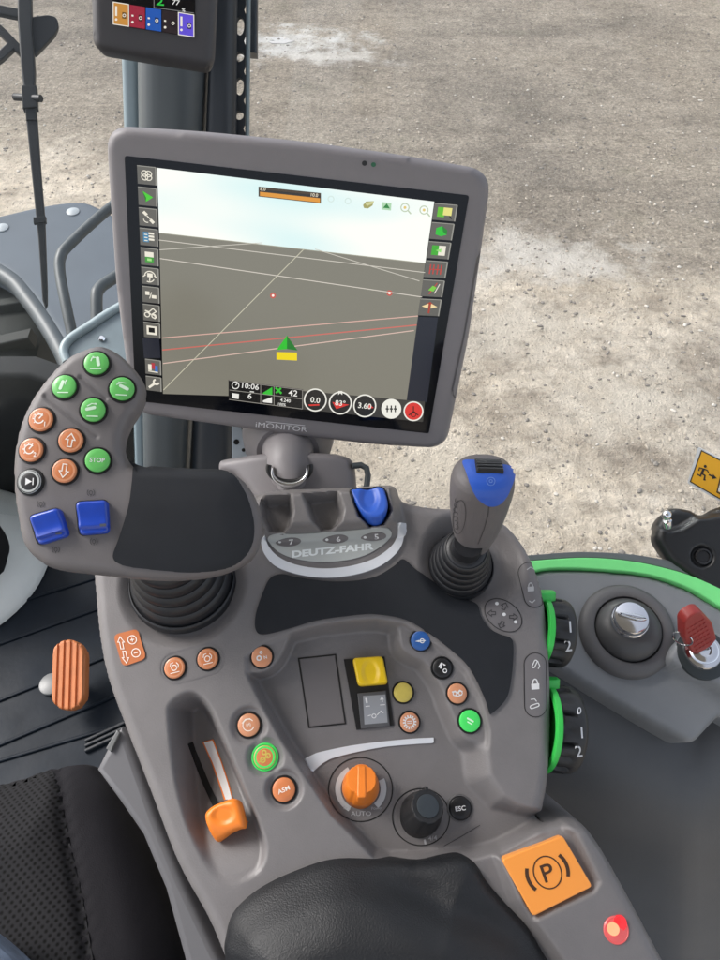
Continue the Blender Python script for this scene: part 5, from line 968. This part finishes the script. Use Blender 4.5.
# fender panel below the side console
a = MB(); rows = []
for i in range(25):
    t = i / 24; rw = []
    for j in range(25):
        s = j / 24; x = 500 + 480 * s; ytop = np.interp(x, [500, 560, 600, 658, 688, 700, 722, 800, 980], [630, 664, 688, 721, 737, 734, 708, 765, 900]); y = ytop + (1120 - ytop) * t
        z = .70 + .28 * t ** 1.3 - .05 * math.sin(math.pi * min(1, t * 1.6)) - .04 * s; rw.append(at(x, y, z))
    rows.append(rw)
a.grid(rows); bk_ = [[p + CF * .02 for p in rw] for rw in rows]; a.grid(bk_); fp = a.build('wheel_arch_panel', mat('wheel arch grey plastic', (.100, .105, .112), .42, bump=.06, bscale=500, var=.1, vscale=6, rvar=.08), None, angle=70); tag(fp, 'dark grey curved wheel arch panel below the side console', 'panel')
# ================================================================== denim corner
SB2 = Frame(atz(-8, 985, 2.14), (0, .1, 1)); den = thing('denim_trousers', 'faded blue denim trouser leg at the edge of the seat mesh', 'clothing', SB2.m)
c0 = atz(3, 966, 2.13); a = MB(); ax_ = Vector((-.55, -.83, 0)); a.tube([c0 + ax_ * t for t in (-.010, 0, .012, .05, .15, .30)], [.028, .045, .055, .066, .078, .088], 28)
DNM = mat('denim cloth', (.13, .17, .24), .8, bump=.4, bscale=1200, var=.35, vscale=45); a.build('leg', DNM, den, angle=80)
# ================================================================== cab roof (out of view, added and trimmed to shade the cab)
a = MB(); a.prism(Frame(Vector((0, 0, 3.2)), (0, 0, 1)), roundpoly([(-.85, -1.0), (.50, -1.0), (.50, .40), (.05, .85), (-.85, .85)], .12, 4), 0, .12, .03); tag(a.build('unseen_cab_roof', mat('roof lining', (.38, .38, .37), .7)), 'unseen pale cab roof panel added to shade the seat and console', 'roof')
# ================================================================== yard
WET = [(290, 42, 1.15, .62, (.66, .66, .64)), (335, 58, .8, .3, (.56, .53, .48)), (545, 258, 1.0, .5, (.66, .62, .56)), (500, 330, .8, .5, (.62, .56, .47)), (640, 400, .8, .5, (.64, .58, .49)), (420, 470, .6, .5, (.62, .55, .45))]
def gravel():
    m = bpy.data.materials.new('yard gravel'); m.use_nodes = True; nt = m.node_tree; b = nt.nodes['Principled BSDF']; Lk = nt.links.new; N = nt.nodes.new
    tc = N('ShaderNodeTexCoord')
    def noise(sc, det, rough=.6): n = N('ShaderNodeTexNoise'); n.inputs['Scale'].default_value = sc; n.inputs['Detail'].default_value = det; n.inputs['Roughness'].default_value = rough; Lk(tc.outputs['Object'], n.inputs['Vector']); return n.outputs['Fac']
    def ramp(src, stops):
        r = N('ShaderNodeValToRGB'); e = r.color_ramp.elements
        while len(e) < len(stops): e.new(.5)
        for el, (p, c) in zip(e, stops): el.position = p; el.color = (*c, 1)
        Lk(src, r.inputs['Fac']); return r.outputs['Color']
    def mix(f, a_, b_, t='MIX'): x = N('ShaderNodeMixRGB'); x.blend_type = t; (Lk(f, x.inputs['Fac']) if not isinstance(f, float) else setattr(x.inputs['Fac'], 'default_value', f)); Lk(a_, x.inputs['Color1']); Lk(b_, x.inputs['Color2']); return x.outputs['Color']
    sand = ramp(noise(2.2, 10, .7), [(.3, (.43, .36, .275)), (.50, (.60, .525, .425)), (.70, (.73, .665, .57))])
    grit = ramp(noise(38, 6, .75), [(.30, (.088, .076, .060)), (.50, (.225, .194, .155)), (.68, (.42, .375, .31))])
    sep = N('ShaderNodeSeparateXYZ'); Lk(tc.outputs['Object'], sep.inputs[0])
    # how stony the yard is: a loose bank of gravel across the yard beyond the sandy track
    ax1 = N('ShaderNodeMath'); ax1.operation = 'MULTIPLY_ADD'; ax1.inputs[1].default_value = .42; Lk(sep.outputs['X'], ax1.inputs[0]); Lk(sep.outputs['Y'], ax1.inputs[2])
    w = N('ShaderNodeMath'); w.operation = 'MULTIPLY_ADD'; w.inputs[1].default_value = 1.7; Lk(noise(.9, 6), w.inputs[0]); Lk(ax1.outputs[0], w.inputs[2])
    bank = ramp(w.outputs[0], [(0, (0, 0, 0)), (1, (1, 1, 1))]); mr_ = N('ShaderNodeMapRange'); mr_.interpolation_type = 'SMOOTHSTEP'; mr_.inputs['From Min'].default_value = 5.05; mr_.inputs['From Max'].default_value = 6.2; mr_.inputs['To Max'].default_value = .85; Lk(w.outputs[0], mr_.inputs['Value'])
    mot = ramp(noise(5, 8, .7), [(.46, (0, 0, 0)), (.72, (.5, .5, .5))])
    mxx = N('ShaderNodeMath'); mxx.operation = 'MAXIMUM'; Lk(mr_.outputs[0], mxx.inputs[0]); Lk(mot, mxx.inputs[1])
    col = mix(mxx.outputs[0], sand, grit)
    damp = ramp(noise(.55, 8, .65), [(.36, (.62, .62, .63)), (.52, (.95, .95, .95)), (.70, (1.12, 1.11, 1.09))]); col = mix(1.0, col, damp, 'MULTIPLY')
    mpt = N('ShaderNodeMapping'); mpt.inputs['Rotation'].default_value = (0, 0, .32); mpt.inputs['Scale'].default_value = (.28, 2.3, 1); Lk(tc.outputs['Object'], mpt.inputs['Vector']); tn_ = N('ShaderNodeTexNoise'); tn_.inputs['Scale'].default_value = 1.3; tn_.inputs['Detail'].default_value = 7; tn_.inputs['Roughness'].default_value = .62; Lk(mpt.outputs['Vector'], tn_.inputs['Vector'])
    trk = ramp(tn_.outputs['Fac'], [(.34, (.86, .855, .85)), (.5, (1, 1, 1)), (.66, (1.10, 1.10, 1.09))]); col = mix(1.0, col, trk, 'MULTIPLY')
    clod = ramp(noise(11, 9, .8), [(.34, (.58, .565, .55)), (.5, (1, 1, 1)), (.68, (1.30, 1.29, 1.27))]); col = mix(1.0, col, clod, 'MULTIPLY')
    sp = N('ShaderNodeTexVoronoi'); sp.inputs['Scale'].default_value = 26; Lk(tc.outputs['Object'], sp.inputs['Vector']); spk = ramp(sp.outputs['Distance'], [(.10, (.45, .43, .4)), (.2, (1, 1, 1))]); sel = ramp(noise(9, 4), [(.5, (0, 0, 0)), (.62, (1, 1, 1))]); wh_ = N('ShaderNodeRGB'); wh_.outputs[0].default_value = (1, 1, 1, 1)
    col = mix(1.0, col, mix(sel, wh_.outputs[0], spk), 'MULTIPLY')
    moss = ramp(noise(1.3, 7, .7), [(.56, (0, 0, 0)), (.75, (.35, .35, .35))]); gr_ = N('ShaderNodeRGB'); gr_.outputs[0].default_value = (.16, .17, .10, 1); ms2 = N('ShaderNodeMath'); ms2.operation = 'MULTIPLY'; Lk(moss, ms2.inputs[0]); Lk(mr_.outputs[0], ms2.inputs[1]); col = mix(ms2.outputs[0], col, gr_.outputs[0])
    # soft pale wet patches where rain stands; the first tint paints reflected sky
    rough = None
    for (cx, cy, rx, ry, tint) in WET:
        c = atz(cx, cy, 0); mp = N('ShaderNodeMapping'); mp.vector_type = 'POINT'; sx, sy = 1 / rx, 1 / ry; mp.inputs['Scale'].default_value = (sx, sy, 0); mp.inputs['Location'].default_value = (-c.x * sx, -c.y * sy, 0); Lk(tc.outputs['Object'], mp.inputs['Vector'])
        ln = N('ShaderNodeVectorMath'); ln.operation = 'LENGTH'; Lk(mp.outputs['Vector'], ln.inputs[0]); wv = N('ShaderNodeMath'); wv.operation = 'MULTIPLY_ADD'; wv.inputs[1].default_value = 3.4; Lk(noise(3.2, 9, .72), wv.inputs[0]); Lk(ln.outputs['Value'], wv.inputs[2])
        k = N('ShaderNodeMapRange'); k.interpolation_type = 'SMOOTHSTEP'; k.inputs['From Min'].default_value = 2.65; k.inputs['From Max'].default_value = 1.55; Lk(wv.outputs[0], k.inputs['Value'])
        tn = N('ShaderNodeRGB'); tn.outputs[0].default_value = (*tint, 1); ks = N('ShaderNodeMath'); ks.operation = 'MULTIPLY'; ks.inputs[1].default_value = .8; Lk(k.outputs[0], ks.inputs[0]); col = mix(ks.outputs[0], col, tn.outputs[0])
        if rough is None: rough = k.outputs[0]
        else: mm_ = N('ShaderNodeMath'); mm_.operation = 'MAXIMUM'; Lk(rough, mm_.inputs[0]); Lk(k.outputs[0], mm_.inputs[1]); rough = mm_.outputs[0]
    rg_ = N('ShaderNodeMapRange'); rg_.inputs['To Min'].default_value = .88; rg_.inputs['To Max'].default_value = .30; Lk(rough, rg_.inputs['Value']); Lk(rg_.outputs[0], b.inputs['Roughness'])
    Lk(col, b.inputs['Base Color'])
    ad = N('ShaderNodeMath'); ad.operation = 'MULTIPLY_ADD'; ad.inputs[1].default_value = .5; Lk(noise(70, 6, .7), ad.inputs[0]); Lk(noise(14, 8, .7), ad.inputs[2])
    bp = N('ShaderNodeBump'); bp.inputs['Strength'].default_value = 1; bp.inputs['Distance'].default_value = .05; Lk(ad.outputs[0], bp.inputs['Height']); Lk(bp.outputs['Normal'], b.inputs['Normal'])
    return m
a = MB(); a.add([(-150, -150, 0), (150, -150, 0), (150, 150, 0), (-150, 150, 0)], [(0, 1, 2, 3)]); struct(a.build('ground', gravel(), smooth=False))
ICOV = [(0, 0, 1)] + [(.894 * math.cos(k * 1.2566), .894 * math.sin(k * 1.2566), .447) for k in range(5)] + [(.894 * math.cos(k * 1.2566 + .628), .894 * math.sin(k * 1.2566 + .628), -.447) for k in range(5)]
ICOF = [(0, 1 + k, 1 + (k + 1) % 5) for k in range(5)] + [(1 + k, 6 + k, 1 + (k + 1) % 5) for k in range(5)] + [(1 + (k + 1) % 5, 6 + k, 6 + (k + 1) % 5) for k in range(5)]
a = MB(); n_st = 0
while n_st < 9000:
    px, py = rng.uniform(-20, 740), rng.uniform(-20, 580)
    p = atz(px, py, 0); 
    if rng.random() > min(1, ((p - CAM).length / 9) ** 1.6 + .12): continue
    r = .004 + .013 * rng.random() ** 3.2; t = rng.uniform(0, 6.28); ca, sa = math.cos(t), math.sin(t); sx, sy, sz = rng.uniform(.7, 1.5), rng.uniform(.6, 1.1), rng.uniform(.35, .75)
    V = [(p.x + r * (ca * x * sx * j1 - sa * y * sy), p.y + r * (sa * x * sx * j1 + ca * y * sy), r * z * sz * j1 + r * .1) for (x, y, z), j1 in zip(ICOV, rng.uniform(.75, 1.25, 11))]
    a.add(V, ICOF, 0 if rng.random() < .45 else (1 if rng.random() < .75 else 2)); n_st += 1
st = a.build('gravel', [mat('stone dark', (.18, .165, .145), .8), mat('stone tan', (.32, .285, .235), .8), mat('stone pale', (.44, .41, .365), .8)], None, smooth=False); st['kind'] = 'stuff'
def puddle(cx, cy, rx, ry, m):
    c = atz(cx, cy, 0); ex = atz(cx + rx, cy, 0) - c; ey = atz(cx, cy - ry, 0) - c; P = []
    ph = rng.uniform(0, 6.28, 4)
    for k in range(60):
        t = 2 * math.pi * k / 60; q = 1 + .22 * math.sin(2 * t + ph[0]) + .16 * math.sin(3 * t + ph[1]) + .10 * math.sin(5 * t + ph[2]) + .06 * math.sin(9 * t + ph[3]); v = c + (ex * math.cos(t) + ey * math.sin(t)) * q; P.append((v.x, v.y))
    f = Frame(Vector((0, 0, .004)), (0, 0, 1)); b = MB(); b.flat(f, P); struct(b.build('puddle', m, smooth=False))
PW = mat('puddle water', (.36, .35, .33), .14, spec=.6); PW2 = mat('damp pale silt', (.46, .44, .41), .35, var=.1, vscale=3, bump=.3, bscale=30)
puddle(281, 41, 13, 2.6, PW)
# ================================================================== light
w = bpy.data.worlds.new('World'); scn.world = w; w.use_nodes = True; nt = w.node_tree; bg = nt.nodes['Background']; sky = nt.nodes.new('ShaderNodeTexSky'); sky.sky_type = 'NISHITA'; sky.sun_disc = False
EL, AZ = math.radians(46), math.radians(-68)                       # azimuth from +Y, negative = to the left
sky.sun_elevation = EL; sky.sun_rotation = AZ; sky.dust_density = 4; sky.air_density = 1.0; sky.ozone_density = 1
hs_ = nt.nodes.new('ShaderNodeHueSaturation'); hs_.inputs['Saturation'].default_value = .42
nt.links.new(sky.outputs[0], hs_.inputs['Color']); nt.links.new(hs_.outputs[0], bg.inputs['Color']); bg.inputs['Strength'].default_value = .15
sl = bpy.data.lights.new('sun', 'SUN'); so = bpy.data.objects.new('sun', sl); COL.objects.link(so); sl.energy = 1.35; sl.angle = math.radians(22); sl.color = (1, .975, .955)
sd_ = Vector((math.sin(AZ) * math.cos(EL), math.cos(AZ) * math.cos(EL), math.sin(EL))); so.rotation_euler = sd_.to_track_quat('Z', 'Y').to_euler()
vs = scn.view_settings; vs.view_transform = 'Standard'; vs.look = 'None'; vs.exposure = EXPO; vs.gamma = 1; vs.use_curve_mapping = False
scn.cycles.use_denoising = True; scn.cycles.max_bounces = 8; scn.cycles.transparent_max_bounces = 12
